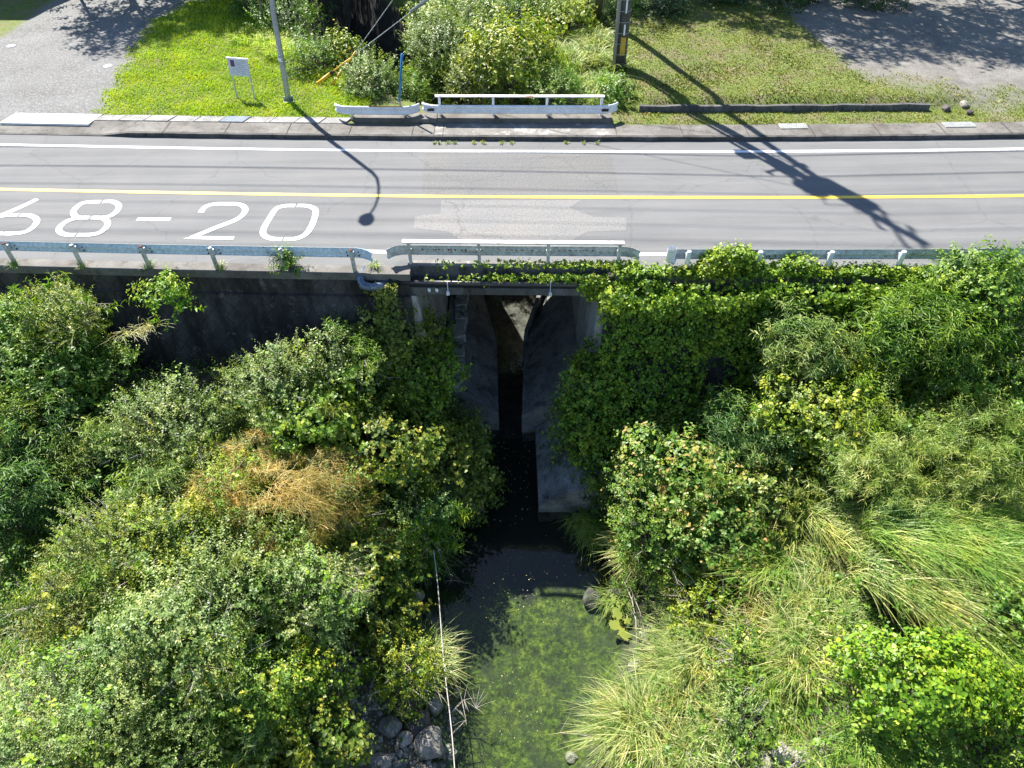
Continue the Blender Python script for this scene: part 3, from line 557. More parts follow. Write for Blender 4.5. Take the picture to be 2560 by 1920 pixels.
ub = at(1549, 182, .1); ux, uy = ub[0], ub[1]
up = empty('utility_pole', (ux, uy, 0)); tag(up, 'thick dark wrapped utility pole with white plates and a yellow label, above the right lawn', 'utility pole')
m = MB(); m.tube([(ux, uy, -1.0), (ux, uy, 3), (ux, uy, 17)], [.23, .215, .14], 16); m.build('shaft', M['pole_dark'], up, True)
m = MB(); m.tube([(ux - .29, uy - .1, -1.0), (ux - .29, uy - .1, 3), (ux - .3, uy - .1, 12.5)], .075, 10); m.build('cable_conduit', M['pole_conc'], up, True)
m = MB()
for z in np.arange(.5, 4.5, .42): m.tube([(ux + (.235) * math.cos(a) - (.03 if math.cos(a) < 0 else 0) * 4 * -math.cos(a), uy + .235 * math.sin(a), z + .0 * a) for a in np.linspace(0, 2 * math.pi, 17)], .008, 5)
m.build('strapping', M['steel_grate'], up)
def curved_plate(mb, zc, hgt, a0, a1, r=.228):
    mb.sweep([[(ux + r * math.cos(a), uy + r * math.sin(a), zc - hgt / 2), (ux + r * math.cos(a), uy + r * math.sin(a), zc + hgt / 2)] for a in np.linspace(a0, a1, 6)], False, False)
for zc, hg in ((1.9, .42), (2.78, .5)):
    m = MB(); curved_plate(m, zc, hg, -1.72, -1.42); m.build('number_plate', M['white'], up)
m = MB(); curved_plate(m, 3.08, .1, -1.8, -1.35, .23); m.build('plate', M['white'], up)
m = MB(); curved_plate(m, 1.25, .72, -2.05, -1.1); m.build('yellow_label', M['label_yellow'], up)
for zc, ln, dy in ((16.7, 1.9, 0), (15.6, 2.2, 0), (14.7, 1.6, .1), (10.6, 1.6, 0)):
    m = MB(); m.box((ux, uy - .16 + dy, zc), (ln, .09, .09), Matrix.Rotation(R_(90 if zc > 11 else 20), 3, 'Z'))
    for s in (-1, 0.15, 1):
        ax = Matrix.Rotation(R_(90 if zc > 11 else 20), 3, 'Z') @ Vector((s * ln * .45, 0, 0)); m.tube([(ux + ax.x, uy - .16 + dy + ax.y, zc + .04), (ux + ax.x, uy - .16 + dy + ax.y, zc + .28)], [.07, .05], 8)
    m.build('crossarm', M['pole_steel'], up)
for dx, dy, z in ((.55, -.25, 13.4), (-.3, -.3, 12.3), (.05, .55, 13.3), (.12, -.38, 10.2)):
    m = MB(); m.tube([(ux + dx, uy + dy, z - .55), (ux + dx, uy + dy, z - .5), (ux + dx, uy + dy, z + .45), (ux + dx, uy + dy, z + .5)], [.2, .3, .3, .22], 14)
    for a in (0, 2, 4): m.tube([(ux + dx + .12 * math.cos(a), uy + dy + .12 * math.sin(a), z + .5), (ux + dx + .12 * math.cos(a), uy + dy + .12 * math.sin(a), z + .72)], .035, 6)
    m.build('transformer', M['pole_steel'], up, True)
m = MB(); m.box((ux - .4, uy - .35, 9.0), (.5, .3, .55)); m.box((ux + .38, uy - .2, 11.8), (.35, .3, .7)); m.build('switch_box', M['pole_steel'], up)
m = MB()
for i in range(7):
    a = i * .9; P0 = Vector((ux + .5 * math.cos(a), uy - .2, 15.2 - i * .7)); m.tube([P0, P0 + Vector((-.5 * math.sin(a), -.3, -.5)), P0 + Vector((.2, -.15, -1.3 - .2 * i))], .022, 5)
m.build('jumper_cable', M['black'], up)
w2 = at(1483, 66, -.2)
sp2 = empty('wooden_pole', tuple(w2)); tag(sp2, 'old grey wooden pole behind the tall grass, left of the utility pole', 'pole')
m = MB(); m.tube([(w2[0], w2[1], -1.2), (ux + .05, uy + .3, 13.2)], [.2, .13], 12); m.build('shaft', M['wood'], sp2, True)
w3 = at(1452, 50, -.2)
o = MB().tube([(w3[0], w3[1], -1), (w3[0] + .9, w3[1] - .2, 4.4)], [.07, .06], 10).build('leaning_stake', M['pole_dark']); tag(o, 'thin dark stake leaning beside the old wooden pole', 'stake')
o = MB().tube([(w3[0] + .55, w3[1] - .3, -1), (w3[0] + .45, w3[1] - .3, .4)], [.09, .08], 10).build('broken_stake', M['wood']); tag(o, 'short broken dark stake between the leaning stake and wooden pole', 'stake')
# guys
ga, gb = at(790, 211, .15), at(829, 213, .15)
for P0, ht, lab in ((ga, 8.2, 'guy wire with yellow sleeve, left of the pair anchored in the lawn'), (gb, 13.2, 'guy wire with yellow sleeve, right of the pair anchored in the lawn')):
    P0 = Vector(P0); T = Vector((ux, uy, ht)); d = T - P0; u = d.normalized()
    gw = empty('guy_wire', P0); tag(gw, lab, 'guy wire', 'guy wires of the utility pole')
    m = MB(); m.tube([P0 - u * .3, P0 + d * .5, T], .014, 6); m.build('wire', M['galv_old'], gw)
    ln = 1.9 if ht < 10 else 1.8
    m = MB(); m.tube([P0 - u * .1, P0 + u * .05, P0 + u * .8], [.02, .06, .065], 8); m.tube([P0 + u * .8, P0 + u * ln], .035, 8); m.build('guard_sleeve', M['yellow'], gw, True)
    m = MB(); m.tube([P0 + u * .8, P0 + u * .98], .075, 8); m.build('sleeve_collar', M['black'], gw)
    if ht < 10:
        m = MB(); m.tube([P0 + u * 5.0, P0 + u * 9.5], .07, 10); m.build('cable_cover', M['pole_steel'], gw, True)
# overhead wires along road (their shadows cross the road)
wires = [(ux, uy - .8, 17.0, .014), (ux, uy - .1, 17.2, .014), (ux, uy + .7, 17.0, .014), (ux, uy - .9, 15.9, .016), (ux, uy + .8, 15.9, .014), (ux, uy - .3, 12.9, .018), (ux, uy - .25, 11.3, .03), (ux, uy - .3, 9.3, .03)]
labs = ['power line on the near end of the top crossarm', 'power line on the middle of the top crossarm', 'power line on the far end of the top crossarm', 'cable on the near end of the second crossarm', 'cable on the far end of the second crossarm', 'cable below the crossarms beside the transformers', 'cable at the middle of the utility pole', 'thick lowest cable tied to the utility pole']
for (x, y, z, r), lab_ in zip(wires, labs):
    P = []
    for xx in np.linspace(-45, 45, 61):
        sp = 34; q = (xx - x) / sp; fr = q - math.floor(q); P.append((xx, y + (cs(xx) - cs(x)) * .9, z - 4 * .5 * fr * (1 - fr) + (.35 * 0)))
    o = MB().tube(P, r, 5).build('overhead_cable', M['black']); tag(o, lab_, 'cable', 'overhead cables along the road')
# sign board
s0, s1 = at(593, 243, .15), at(637, 247, .15)
sb = empty('information_board', tuple((s0 + s1) / 2)); tag(sb, 'small white information board on two thin posts standing on the lawn', 'sign')
s0, s1 = Vector(s0), Vector(s1); du = (s1 - s0).normalized(); s0 = s0 - du * .0; tl = Vector((0, .16, 1)).normalized()
wdt = (s1 - s0).length
for p in (s0, s1):
    m = MB(); m.box(p + tl * .72, (.045, .045, 1.46), Matrix(((1, 0, 0), (0, 1, .16), (0, 0, 1)))); m.build('post', M['galv_old'], sb)
cpt = (s0 + s1) / 2; nrm = du.cross(tl).normalized(); A = Matrix((du, nrm, tl)).transposed()
ff = nrm if nrm.y < 0 else -nrm
m = MB(); m.box(cpt + tl * 1.16 + ff * .035, (wdt + .1, .02, .62), A); m.build('panel', M['board'], sb)
m = MB(); m.box(cpt + tl * 1.49 + ff * .02, (wdt + .16, .1, .05), A); m.build('top_cap', M['white'], sb)
m = MB(); m.box(cpt + tl * 1.30 + ff * .047 - du * (wdt * .3), (.17, .005, .24), A); m.build('picture', M['purple'], sb)
m = MB()
for i in range(7): m.box(cpt + tl * (1.41 - i * .075) + ff * .047 + du * .1, (.4 if i % 3 else .34, .004, .016), A)
for i in range(2): m.box(cpt + tl * (1.08 - i * .09) + ff * .047 - du * (wdt * .33), (.04, .004, .035), A)
m.build('text_lines', M['print'], sb)
# blue pole
b0 = at(998, 254, y=26.9); b1 = at(1005, 134, y=27.0)
bp = empty('blue_pole', tuple(b0)); tag(bp, 'thin blue metal pole tied to the short white guardrail', 'pole')
m = MB(); m.tube([Vector(b0) - Vector((0, 0, .6)), Vector(b0) + (Vector(b1) - Vector(b0)) * .06], .04, 8); m.build('sleeve', M['pole_conc'], bp, True)
m = MB(); m.tube([b0, b1], .042, 8); m.build('pipe', M['blue'], bp, True)
# drains
for q, lab in (((1955, 2022), 'steel drain grate in the pavement left of the other grate'), ((2372, 2448), 'steel drain grate in the pavement nearest the right edge')):
    xa, xb_ = at(q[0], 325, .17)[0], at(q[1], 325, .17)[0]
    m = MB(); y0_ = cs(xa) + 4.62
    for i in range(7): m.box(((xa + xb_) / 2, y0_ + i * .06, .178), (xb_ - xa, .022, .02))
    for i in range(15): m.box((xa + (xb_ - xa) * i / 14, y0_ + .18, .176), (.02, .4, .022))
    o = m.build('drain_grate', M['steel_grate']); tag(o, lab, 'drain grate', 'drain grates in the far pavement')
for q, lab in (((28, 116), 'white utility cover disc in the gravel near the left edge'), ((270, 166), 'white utility cover disc in the gravel beside the lawn')):
    p = at(*q, .14); m = MB(); m.tube([(p[0], p[1], .1), (p[0], p[1], .165), (p[0], p[1], .175)], [.19, .19, .17], 20); o = m.build('cover_disc', M['slab_white']); tag(o, lab, 'utility cover', 'utility covers in the gravel lot')
# low wall on right lawn
lw = MB(); xa, xb_ = at(1597, 275, .15)[0], at(2330, 283, .15)[0]
lw.sweep([[(x, cs(x) + o_ + .02 * math.sin(x * 5), z) for o_, z in ((6.12, .0), (6.14, .36 + .015 * math.sin(x * 3)), (6.26, .37 + .015 * math.sin(x * 3)), (6.26, .0))] for x in xs(xa, xb_, .4)])
o = lw.build('low_wall', M['fascia']); tag(o, 'low dark block wall holding up the right lawn', 'wall')
m = MB()

# ------------------------------------------------------------------ foliage engine
rng = np.random.RandomState(11)
def unit(a): return a / np.maximum(np.linalg.norm(a, axis=-1, keepdims=True), 1e-9)
def leaf_geo(P, U, N, Ln, Wd, shape='oval'):
    U = unit(U); S = unit(np.cross(N, U)); N = np.cross(U, S)
    if shape == 'oval': T = np.array([[0, 0, 0], [.45, .5, .10], [1, 0, -.12], [.45, -.5, .10]]); Fc = [[0, 3, 2, 1]]
    elif shape == 'fold': T = np.array([[0, 0, 0], [.4, .5, .12], [1, 0, -.12], [.4, -.5, .12], [.45, 0, -.02]]); Fc = [[0, 4, 2, 1], [0, 3, 2, 4]]
    elif shape == 'heart': T = np.array([[0, 0, 0], [-.06, .28, .04], [.28, .5, .10], [1, 0, -.12], [.28, -.5, .10], [-.06, -.28, .04], [.4, 0, -.03]]); Fc = [[0, 6, 2, 1], [6, 3, 2, 2], [0, 5, 4, 6], [6, 4, 3, 3]]
    if shape == 'heart': Fc = [[0, 6, 2, 1], [0, 5, 4, 6]]; T2 = [[6, 3, 2], [6, 4, 3]]; T = T; Fc = [[0, 6, 2, 1], [0, 5, 4, 6], [6, 3, 2, 6], [6, 4, 3, 6]]
    if shape == 'heart':  # keep quads valid with 6 rim points
        T = np.array([[0, 0, 0], [.18, .5, .08], [.62, .36, .03], [1, 0, -.12], [.62, -.36, .03], [.18, -.5, .08], [.5, 0, -.04]]); Fc = [[0, 6, 2, 1], [0, 5, 4, 6]]; Fc += [[6, 4, 3, 2]]
    Fc = np.array(Fc); n = len(P); kk = len(T)
    V = P[:, None, :] + (T[None, :, 0, None] * U[:, None, :]) * Ln[:, None, None] + (T[None, :, 1, None] * S[:, None, :]) * Wd[:, None, None] + (T[None, :, 2, None] * N[:, None, :]) * Ln[:, None, None]
    Fa = (Fc[None] + (np.arange(n) * kk)[:, None, None]).reshape(-1, 4); return V.reshape(-1, 3), Fa, kk
class Leaves:
    def __init__(s): s.V = []; s.F = []; s.T = []; s.n = 0
    def add(s, P, U, N, Ln, Wd, shape, tint):
        V, Fa, kk = leaf_geo(P, U, N, Ln, Wd, shape); s.V.append(V); s.F.append(Fa + s.n); s.T.append(np.repeat(tint, kk)); s.n += len(V)
    def raw(s, V, Fa, T): s.V.append(V); s.F.append(Fa + s.n); s.T.append(T); s.n += len(V)
    def build(s, name, mat, parent=None): return mesh(name, np.concatenate(s.V), np.concatenate(s.F), mat, parent, np.concatenate(s.T))
KIND = dict(
 small=dict(L=.085, W=.5, nl=12, sl=.34, dens=62, droop=.15, up=.5, shape='oval', spread=1.0),
 fine=dict(L=.055, W=.5, nl=14, sl=.28, dens=95, droop=.1, up=.5, shape='oval', spread=1.0),
 broad=dict(L=.135, W=.5, nl=8, sl=.34, dens=40, droop=.45, up=.4, shape='fold', spread=1.2),
 vine=dict(L=.10, W=.85, nl=5, sl=.28, dens=78, droop=.5, up=.15, shape='heart', spread=1.5),
 kudzu=dict(L=.125, W=.8, nl=5, sl=.34, dens=56, droop=.4, up=.2, shape='heart', spread=1.5),
 lance=dict(L=.24, W=.14, nl=15, sl=.42, dens=30, droop=.25, up=.9, shape='fold', spread=1.0),
 feather=dict(L=.2, W=.09, nl=22, sl=.5, dens=34, droop=.3, up=.9, shape='oval', spread=.8),
)
def shoots(lv, B, D, K, rng, scale=1.0, tshift=0.0):
    M_, nl = len(B), K['nl']; j = np.tile(np.arange(nl), (M_, 1)); t = (j + rng.rand(M_, nl)) / nl
    sl = K['sl'] * scale * (.6 + .8 * rng.rand(M_, 1)); bend = rng.randn(M_, 1, 3) * .18
    Dd = D[:, None, :]; P = B[:, None, :] + (Dd + bend * t[..., None]) * (t * sl)[..., None]
    P = P + np.array([0, 0, -1.]) * (t ** 2 * sl * .25 * K['droop'])[..., None]
    a = j * 2.4 + rng.rand(M_, 1) * 6.28; ref = np.where(np.abs(D[:, 2:3]) < .9, np.array([[0, 0, 1.]]), np.array([[1., 0, 0]]))
    e1 = unit(np.cross(D, ref)); e2 = np.cross(D, e1); rad = np.cos(a)[..., None] * e1[:, None] + np.sin(a)[..., None] * e2[:, None]
    U = unit(Dd * .55 + rad * K['spread'] + np.array([0, 0, -1.]) * K['droop'] + rng.randn(M_, nl, 3) * .18)
    N = unit(Dd * .7 + np.array([0, 0, .8]) + rng.randn(M_, nl, 3) * .35)
    Ln = K['L'] * scale * (.62 + .6 * rng.rand(M_, nl)) * (1.05 - .35 * t) * (.7 + .65 * rng.rand(M_, 1))
    tint = np.clip(.5 + .17 * rng.randn(M_, nl) + .3 * (t - .5) + tshift + .2 * rng.randn(M_, 1), 0, 1)
    n = M_ * nl; lv.add(P.reshape(n, 3), U.reshape(n, 3), N.reshape(n, 3), Ln.ravel(), Ln.ravel() * K['W'], K['shape'], tint.ravel())
def blob_dirs(n, rng, zmin=-.35):
    z = zmin + (1 - zmin) * rng.rand(n); a = rng.rand(n) * 6.2832; r = np.sqrt(1 - np.clip(z, -1, 1) ** 2); return np.stack([r * np.cos(a), r * np.sin(a), z], -1)
def blob_r(d, seed, amp=.3):
    return 1 + amp * .9 * noise3(d, 1.7, seed) + amp * .75 * noise3(d, 3.7, seed + 9) + amp * .3 * noise3(d, 8.3, seed + 5)
MIXP = ['green', 'bright', 'yellowgreen', 'olive', 'greygreen', 'green', 'silver']
def make_bush(name, cx, cy, zb, zc, R, kind, pal, label, cat='shrub', group=None, rz=None, amp=.5, seed=0, dens=.95, stems=True, sc=1.05, asp=(1, 1), stemmat=None, zmin=-.35, creeper=False):
    rs = np.random.RandomState(seed); K = KIND[kind]; rz = rz or R * .8; hdown = min(max(zc - zb, .1), 1.9 * R)
    root = empty(name, (cx, cy, zb)); tag(root, label, cat, group)
    area = 2 * math.pi * R * R * .5 * (asp[0] * asp[1] + (rz / R + hdown / R) * .6); n = max(40, int(area * K['dens'] * dens / sc ** 2))
    lv = Leaves()
    for frac, lo, hi, ts in ((1.0, .86, 1.04, 0), (.45, .62, .85, -.08), (.2, .35, .6, -.1)):
        m_ = int(n * frac); d = blob_dirs(m_, rs, zmin); r = blob_r(d, seed * 1.37, amp) * (lo + (hi - lo) * rs.rand(m_))
        gap = noise3(d * r[:, None], 3.0, seed + 20); kp = gap > -.62 if frac == 1.0 else gap > -2; d, r = d[kp], r[kp]
        vz = np.where(d[:, 2] > 0, rz, hdown / .35)
        B = np.stack([cx + d[:, 0] * r * R * asp[0], cy + d[:, 1] * r * R * asp[1], zc + d[:, 2] * r * vz], -1)
        outw = unit(np.stack([d[:, 0], d[:, 1], np.maximum(d[:, 2], -.1)], -1)); D = unit(outw + np.array([0, 0, K['up']]) + rs.randn(len(d), 3) * .3)
        shoots(lv, B, D, K, rs, sc, ts)
        if frac == 1.0: tips = B
    # long sprays that break the outline
    ns = int(10 + 9 * R * R); d = blob_dirs(ns, rs, -.05); r = blob_r(d, seed * 1.37, amp) * .98
    B0 = np.stack([cx + d[:, 0] * r * R * asp[0], cy + d[:, 1] * r * R * asp[1], zc + d[:, 2] * r * rz], -1); D = unit(d + np.array([0, 0, .55]) + rs.randn(ns, 3) * .45); ln_ = (.12 + .22 * rs.rand(ns, 1)) * (.6 + .5 * R)
    for q in (0, .5, 1.): shoots(lv, B0 + D * ln_ * q, unit(D + rs.randn(ns, 3) * .15), K, rs, sc * .85, .1)
    lv.build('foliage', L[pal], root)
    if creeper and kind in ('small', 'fine', 'broad'):
        m = MB(); d = blob_dirs(16, rs, .0); rr_ = blob_r(d, seed * 1.37, amp)
        for q in range(16):
            p0 = Vector((cx + d[q, 0] * rr_[q] * R * asp[0] * .85, cy + d[q, 1] * rr_[q] * R * asp[1] * .85, zc + d[q, 2] * rr_[q] * rz * .85)); dv = Vector(tuple(d[q] + rs.randn(3) * .5 + np.array([0, 0, .3]))).normalized() * float(.35 + .5 * rs.rand()); e_ = p0 + dv
            m.tube([Vector((cx, cy, zb)), Vector((cx, cy, zb)).lerp(p0, .55), p0, p0 + dv * .5 + Vector((0, 0, .04)), e_], [.02, .014, .011, .008, .003], 4, False)
            for w_ in range(3): f_ = .3 + .22 * w_; b_ = p0 + dv * f_; m.tube([b_, b_ + Vector(tuple(rs.randn(3) * .12)) + dv * .25], [.006, .002], 3, False)
        m.build('bare_twigs', M['dead'], root)
    if creeper:
        for kk_, (thr, kd) in enumerate(((.12, 'vine' if kind not in ('vine', 'kudzu') else 'small'), (.3, 'lance' if seed % 3 == 0 else 'fine'))):
            m_ = int(area * 26); d = blob_dirs(m_, rs, -.1); r = blob_r(d, seed * 1.37, amp) * (.96 + .1 * rs.rand(m_)); kp = noise3(d * r[:, None], 2.1, seed + 50 + 9 * kk_) > thr; d, r = d[kp], r[kp]
            if len(d) < 8: continue
            B = np.stack([cx + d[:, 0] * r * R * asp[0], cy + d[:, 1] * r * R * asp[1], zc + d[:, 2] * r * np.where(d[:, 2] > 0, rz, hdown / .35)], -1); l2 = Leaves()
            shoots(l2, B, unit(d + np.array([0, 0, .4]) + rs.randn(len(d), 3) * .4), KIND[kd], rs, sc * .9, .05); l2.build('creeper', L[[p_ for p_ in MIXP if p_ != pal][(seed + kk_ * 3) % 5]], root)
    if stems:
        m = MB(); idx = rs.choice(len(tips), min(36, len(tips)), replace=False); cen = np.array([cx, cy, zb])
        for i in idx:
            p = tips[i]; q = cen + (p - cen) * np.array([.35, .35, .55]) + rs.randn(3) * .08 * R; e = p + (p - q) * .12
            m.tube([cen + rs.randn(3) * np.array([.1, .1, 0]) * R - [0, 0, .1], q, p, e], [.028, .018, .009, .004], 4, False)
        m.build('stem', stemmat or M['bark'], root)
    return root
def blades(lv, B, H, Lb, Wb, rise, tint, seg=5, droop=.55):
    """B base, H horizontal heading (unit*lean)"""
    n = len(B); t = np.linspace(0, 1, seg + 1); hn = np.linalg.norm(H, axis=1, keepdims=True); hd = H / np.maximum(hn, 1e-6); side = np.stack([-hd[:, 1], hd[:, 0], np.zeros(n)], -1)
    up = rise[:, None] * (t - droop * t ** 2.2)[None]; ho = hn * (t ** 1.5)[None]
    P = B[:, None, :] + (hd[:, None, :] * ho[..., None] + np.array([0, 0, 1.]) * up[..., None]) * Lb[:, None, None]
    wv = (Wb[:, None] * np.array([.6, 1, 1, .85, .55, .08])[None, :seg + 1]) / 2
    if seg == 2: wv = (Wb[:, None] * np.array([1, .8, .1])[None]) / 2
    A_ = P + side[:, None] * wv[..., None]; C_ = P - side[:, None] * wv[..., None]
    V = np.stack([A_, C_], 2).reshape(n, -1, 3); kk = V.shape[1]; f = np.array([[2 * i, 2 * i + 1, 2 * i + 3, 2 * i + 2] for i in range(seg)])
    Fa = (f[None] + (np.arange(n) * kk)[:, None, None]).reshape(-1, 4); lv.raw(V.reshape(-1, 3), Fa, np.repeat(tint, kk))
def make_tussock(name, cx, cy, zb, R, Lb, pal, label, n=500, bias=(0, 0), seed=0, cat='grass', group=None, wb=.016, rise=.8, dry=.0, droop=.62):
    rs = np.random.RandomState(seed); root = empty(name, (cx, cy, zb)); tag(root, label, cat, group)
    lv = Leaves(); a = rs.rand(n) * 6.283; r = np.sqrt(rs.rand(n)) * R; B = np.stack([cx + r * np.cos(a), cy + r * np.sin(a), np.full(n, zb)], -1)
    ks = rs.randint(0, 7, n); kc = rs.randn(7, 2) * R * .5; B[:, 0] = cx + kc[ks, 0] + (B[:, 0] - cx) * .45; B[:, 1] = cy + kc[ks, 1] + (B[:, 1] - cy) * .45; B[:, 2] += rs.rand(7)[ks] * .25 * min(R, 1); a2 = a + rs.randn(n) * 1.0; ln = (.15 + .85 * rs.rand(n)); H = np.stack([np.cos(a2) * ln * .8 + bias[0], np.sin(a2) * ln * .8 + bias[1], np.zeros(n)], -1)
    tint = np.clip(.5 + .24 * rs.randn(n), 0, 1); blades(lv, B, H, Lb * (.55 + .6 * rs.rand(n)), wb * (.6 + .7 * rs.rand(n)), rise * (.6 + .6 * rs.rand(n)), tint, droop=droop)
    lv.build('blades', L[pal], root)
    if dry:
        lv = Leaves(); k_ = int(n * dry); B = B[:k_]; blades(lv, B, H[:k_] * 1.1, Lb * (.5 + .6 * rs.rand(k_)), np.full(k_, wb * .7), rise * (.5 + .5 * rs.rand(k_)), np.clip(.6 + .2 * rs.randn(k_), 0, 1), droop=.7); lv.build('dry_blades', L['drygrass'], root)
    return root
VX = 2560 / 2212.
def hit(vx, vy, h, zfun):
    px, py = vx * VX, vy * VX; d = CMn @ np.array([px - 1280, 960 - py, -F]); d = d / np.linalg.norm(d); t = np.arange(8, 90, .05); P = np.array([0, 0, HC]) + d * t[:, None]
    z = zfun(P[:, 0], P[:, 1]) + h; i = np.argmax(P[:, 2] < z); return P[i], float(zfun(P[i:i + 1, 0], P[i:i + 1, 1])[0]), t[i]
def mr(rv, t, vx, vy):  # view-pixel radius -> metres
    return rv * VX / F * t * .93
# ------------------------------------------------------------------ near side planting
sd = 100
def N(vx, vy, rv, kind, pal, label, h=None, name='shrub', cat='shrub', **kw):
    global sd; sd += 1
    R0 = rv * VX / F * 22; h = h if h is not None else max(.5, R0 * .6); P, zb, t = hit(vx, vy, h, zn); R = mr(rv, t, vx, vy)
    return make_bush(name, P[0], P[1], zb, P[2] - R * .3, R * 1.06, kind, pal, label, cat, seed=sd, creeper=(kind not in ('lance', 'feather') and rv > 50 and 'bright yellow green' not in label), **kw)
def Gt(vx, vy, rv, pal, label, Lb=1.2, bias=(0, 0), n=450, h=.1, **kw):
    global sd; sd += 1
    P, zb, t = hit(vx, vy, h, zn); R = mr(rv, t, vx, vy)
    return make_tussock(kw.pop('name', 'grass_clump'), P[0], P[1], max(zb, P[2] - .3), R * .8, Lb, pal, label, n=int(n * 1.9), bias=bias, seed=sd, **kw)
VEG_NEAR = True
def near_planting():
    N(22, 720, 66, 'broad', 'bright', 'bright broad leaved shrub at the left edge against the wall', h=2.7, rz=1.0)
    N(138, 690, 54, 'fine', 'yellowgreen', 'tall yellow green bush with pale top leaning on the wall', h=2.8, rz=1.0)
    N(352, 625, 32, 'broad', 'bright', 'leafy sapling hanging on the dark wall', h=3.3, name='sapling', cat='sapling', amp=.45, stems=False)
    N(85, 775, 100, 'broad', 'green', 'big broad leaved green shrub below the pale topped bush', h=2.2)
    N(95, 865, 110, 'broad', 'ivy', 'dark green broad leaved shrub at the left edge, second down', h=1.5)
    N(215, 790, 48, 'small', 'green', 'narrow green shrub at the foot of the dark wall', h=1.8)
    N(60, 945, 80, 'lance', 'bluegreen', 'blue green weed with narrow leaves at the left edge', h=1.8, name='weed', cat='weed')
    N(208, 962, 52, 'lance', 'silver', 'pale silvery narrow leaved weed beside the grey green shrub', h=1.6, name='weed', cat='weed')
    N(372, 925, 105, 'small', 'greygreen', 'upright grey green shrub below the dark wall', h=1.8, amp=.45)
    N(595, 815, 96, 'small', 'greygreen', 'twiggy grey green shrub against the dark wall', h=2.0, amp=.55, rz=1.0)
    N(745, 785, 78, 'small', 'greygreen', 'twiggy grey green shrub nearest the bridge on the left', h=2.6, amp=.5, rz=1.1)
    N(850, 712, 76, 'vine', 'olive', 'vine covered shrub under the pipe elbow', h=3.6, rz=1.3)
    N(895, 800, 92, 'vine', 'ivy', 'dark leafy shrub hanging over the left side of the culvert', h=3.0, rz=1.2)
    N(835, 605, 14, 'vine', 'yellowgreen', 'small bright vine climbing over the pipe elbow', h=5.2, dens=1.5, name='vine', cat='vine')
    N(1285, 815, 62, 'vine', 'ivy', 'upper swell of the ivy beside the culvert opening', h=3.2, rz=1.0)
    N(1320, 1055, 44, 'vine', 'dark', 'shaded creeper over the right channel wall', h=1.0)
    N(1262, 905, 60, 'vine', 'ivy', 'middle swell of the ivy overhanging the culvert opening', h=2.4, rz=.9)
    N(1300, 960, 55, 'vine', 'ivy', 'lowest swell of the ivy above the channel wall', h=1.6)
    N(1000, 920, 36, 'small', 'greygreen', 'small dull sprays over the left channel lining', h=1.9, amp=.5)
    N(670, 880, 110, 'kudzu', 'ivy', 'dark green vine mound below the twiggy shrubs', h=1.9)
    N(800, 940, 140, 'kudzu', 'yellowing', 'large yellowing vine mound left of the culvert', h=2.0)
    N(920, 950, 110, 'kudzu', 'olive', 'olive vine mound at the left mouth of the culvert', h=1.8)
    N(985, 990, 56, 'small', 'bluegreen', 'small blue green shrub over the left channel wall', h=1.3)
    N(1022, 1052, 50, 'broad', 'olive', 'hanging branch with dull leaves over the dark water', h=.9, name='branch', cat='branch', amp=.5)
    N(560, 985, 60, 'fine', 'yellowing', 'orange dodder tangle, smaller one up the bank', h=1.9, name='dodder', cat='dodder')
    N(470, 1060, 86, 'fine', 'yellowgreen', 'yellowish fine leaved bush beside the orange dodder', h=1.7)
    N(655, 1085, 125, 'fine', 'olive', 'bush smothered by orange dodder left of the culvert', h=2.1)
    N(330, 1062, 60, 'lance', 'silver', 'pale narrow leaved weed above the olive bushes', h=1.5, name='weed', cat='weed')
    N(45, 1075, 80, 'lance', 'bluegreen', 'blue green weed with narrow leaves above the tall dark grass', h=1.6, name='weed', cat='weed')
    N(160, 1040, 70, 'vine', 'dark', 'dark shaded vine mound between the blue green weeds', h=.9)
    N(235, 1190, 100, 'fine', 'olive', 'olive fine leaved bush on the left bank', h=1.8)
    N(150, 1305, 84, 'fine', 'olive', 'round brownish olive bush above the dry grass', h=1.9)
    N(350, 1160, 88, 'small', 'yellowgreen', 'yellow green small leaved bush between the olive bushes', h=1.8)
    N(340, 1360, 130, 'small', 'silver', 'large pale grey green bush on the left bank', h=2.4)
    N(490, 1260, 112, 'small', 'greygreen', 'grey green bush below the orange dodder', h=2.0)
    N(625, 1300, 125, 'small', 'silver', 'pale grey green bush above the dark vine mound', h=2.2)
    N(770, 1180, 95, 'kudzu', 'yellowing', 'yellowing vines at the edge of the rocks', h=1.6)
    N(880, 1112, 88, 'small', 'bluegreen', 'dense blue green bush overhanging the pool', h=1.9)
    N(800, 1290, 80, 'kudzu', 'yellowing', 'yellow leaved vines above the bank rocks', h=1.0)
    N(865, 1440, 62, 'small', 'yellowgreen', 'round yellow green bush beside the striped grass clump', h=1.0)
    N(420, 1500, 120, 'small', 'green', 'green bush over the shaded hollow', h=1.7)
    N(570, 1480, 115, 'vine', 'ivy', 'dark green vine mound in the middle of the left bank', h=1.4)
    N(660, 1590, 110, 'kudzu', 'yellowing', 'yellow leaved vines at the bottom of the left bank', h=.9)
    N(500, 1620, 90, 'vine', 'olive', 'olive vine mound at the bottom edge', h=1.2)
    N(250, 1590, 130, 'fine', 'greygreen', 'fine grey green bush at the bottom edge', h=2.2)
    N(75, 1620, 120, 'fine', 'silver', 'pale bush in the bottom left corner', h=2.4)
    N(270, 1480, 80, 'small', 'greygreen', 'small grey green bush beside the dry grass', h=1.6)
    # grass, left
    Gt(75, 1250, 90, 'grass', 'tall arching green grass at the left edge above the round bush', 1.7, (.25, -.15), 700)
    Gt(200, 1040, 70, 'grass', 'shaded arching grass between the weeds and the olive bush', 1.4, (.15, -.1), 400, h=.7)
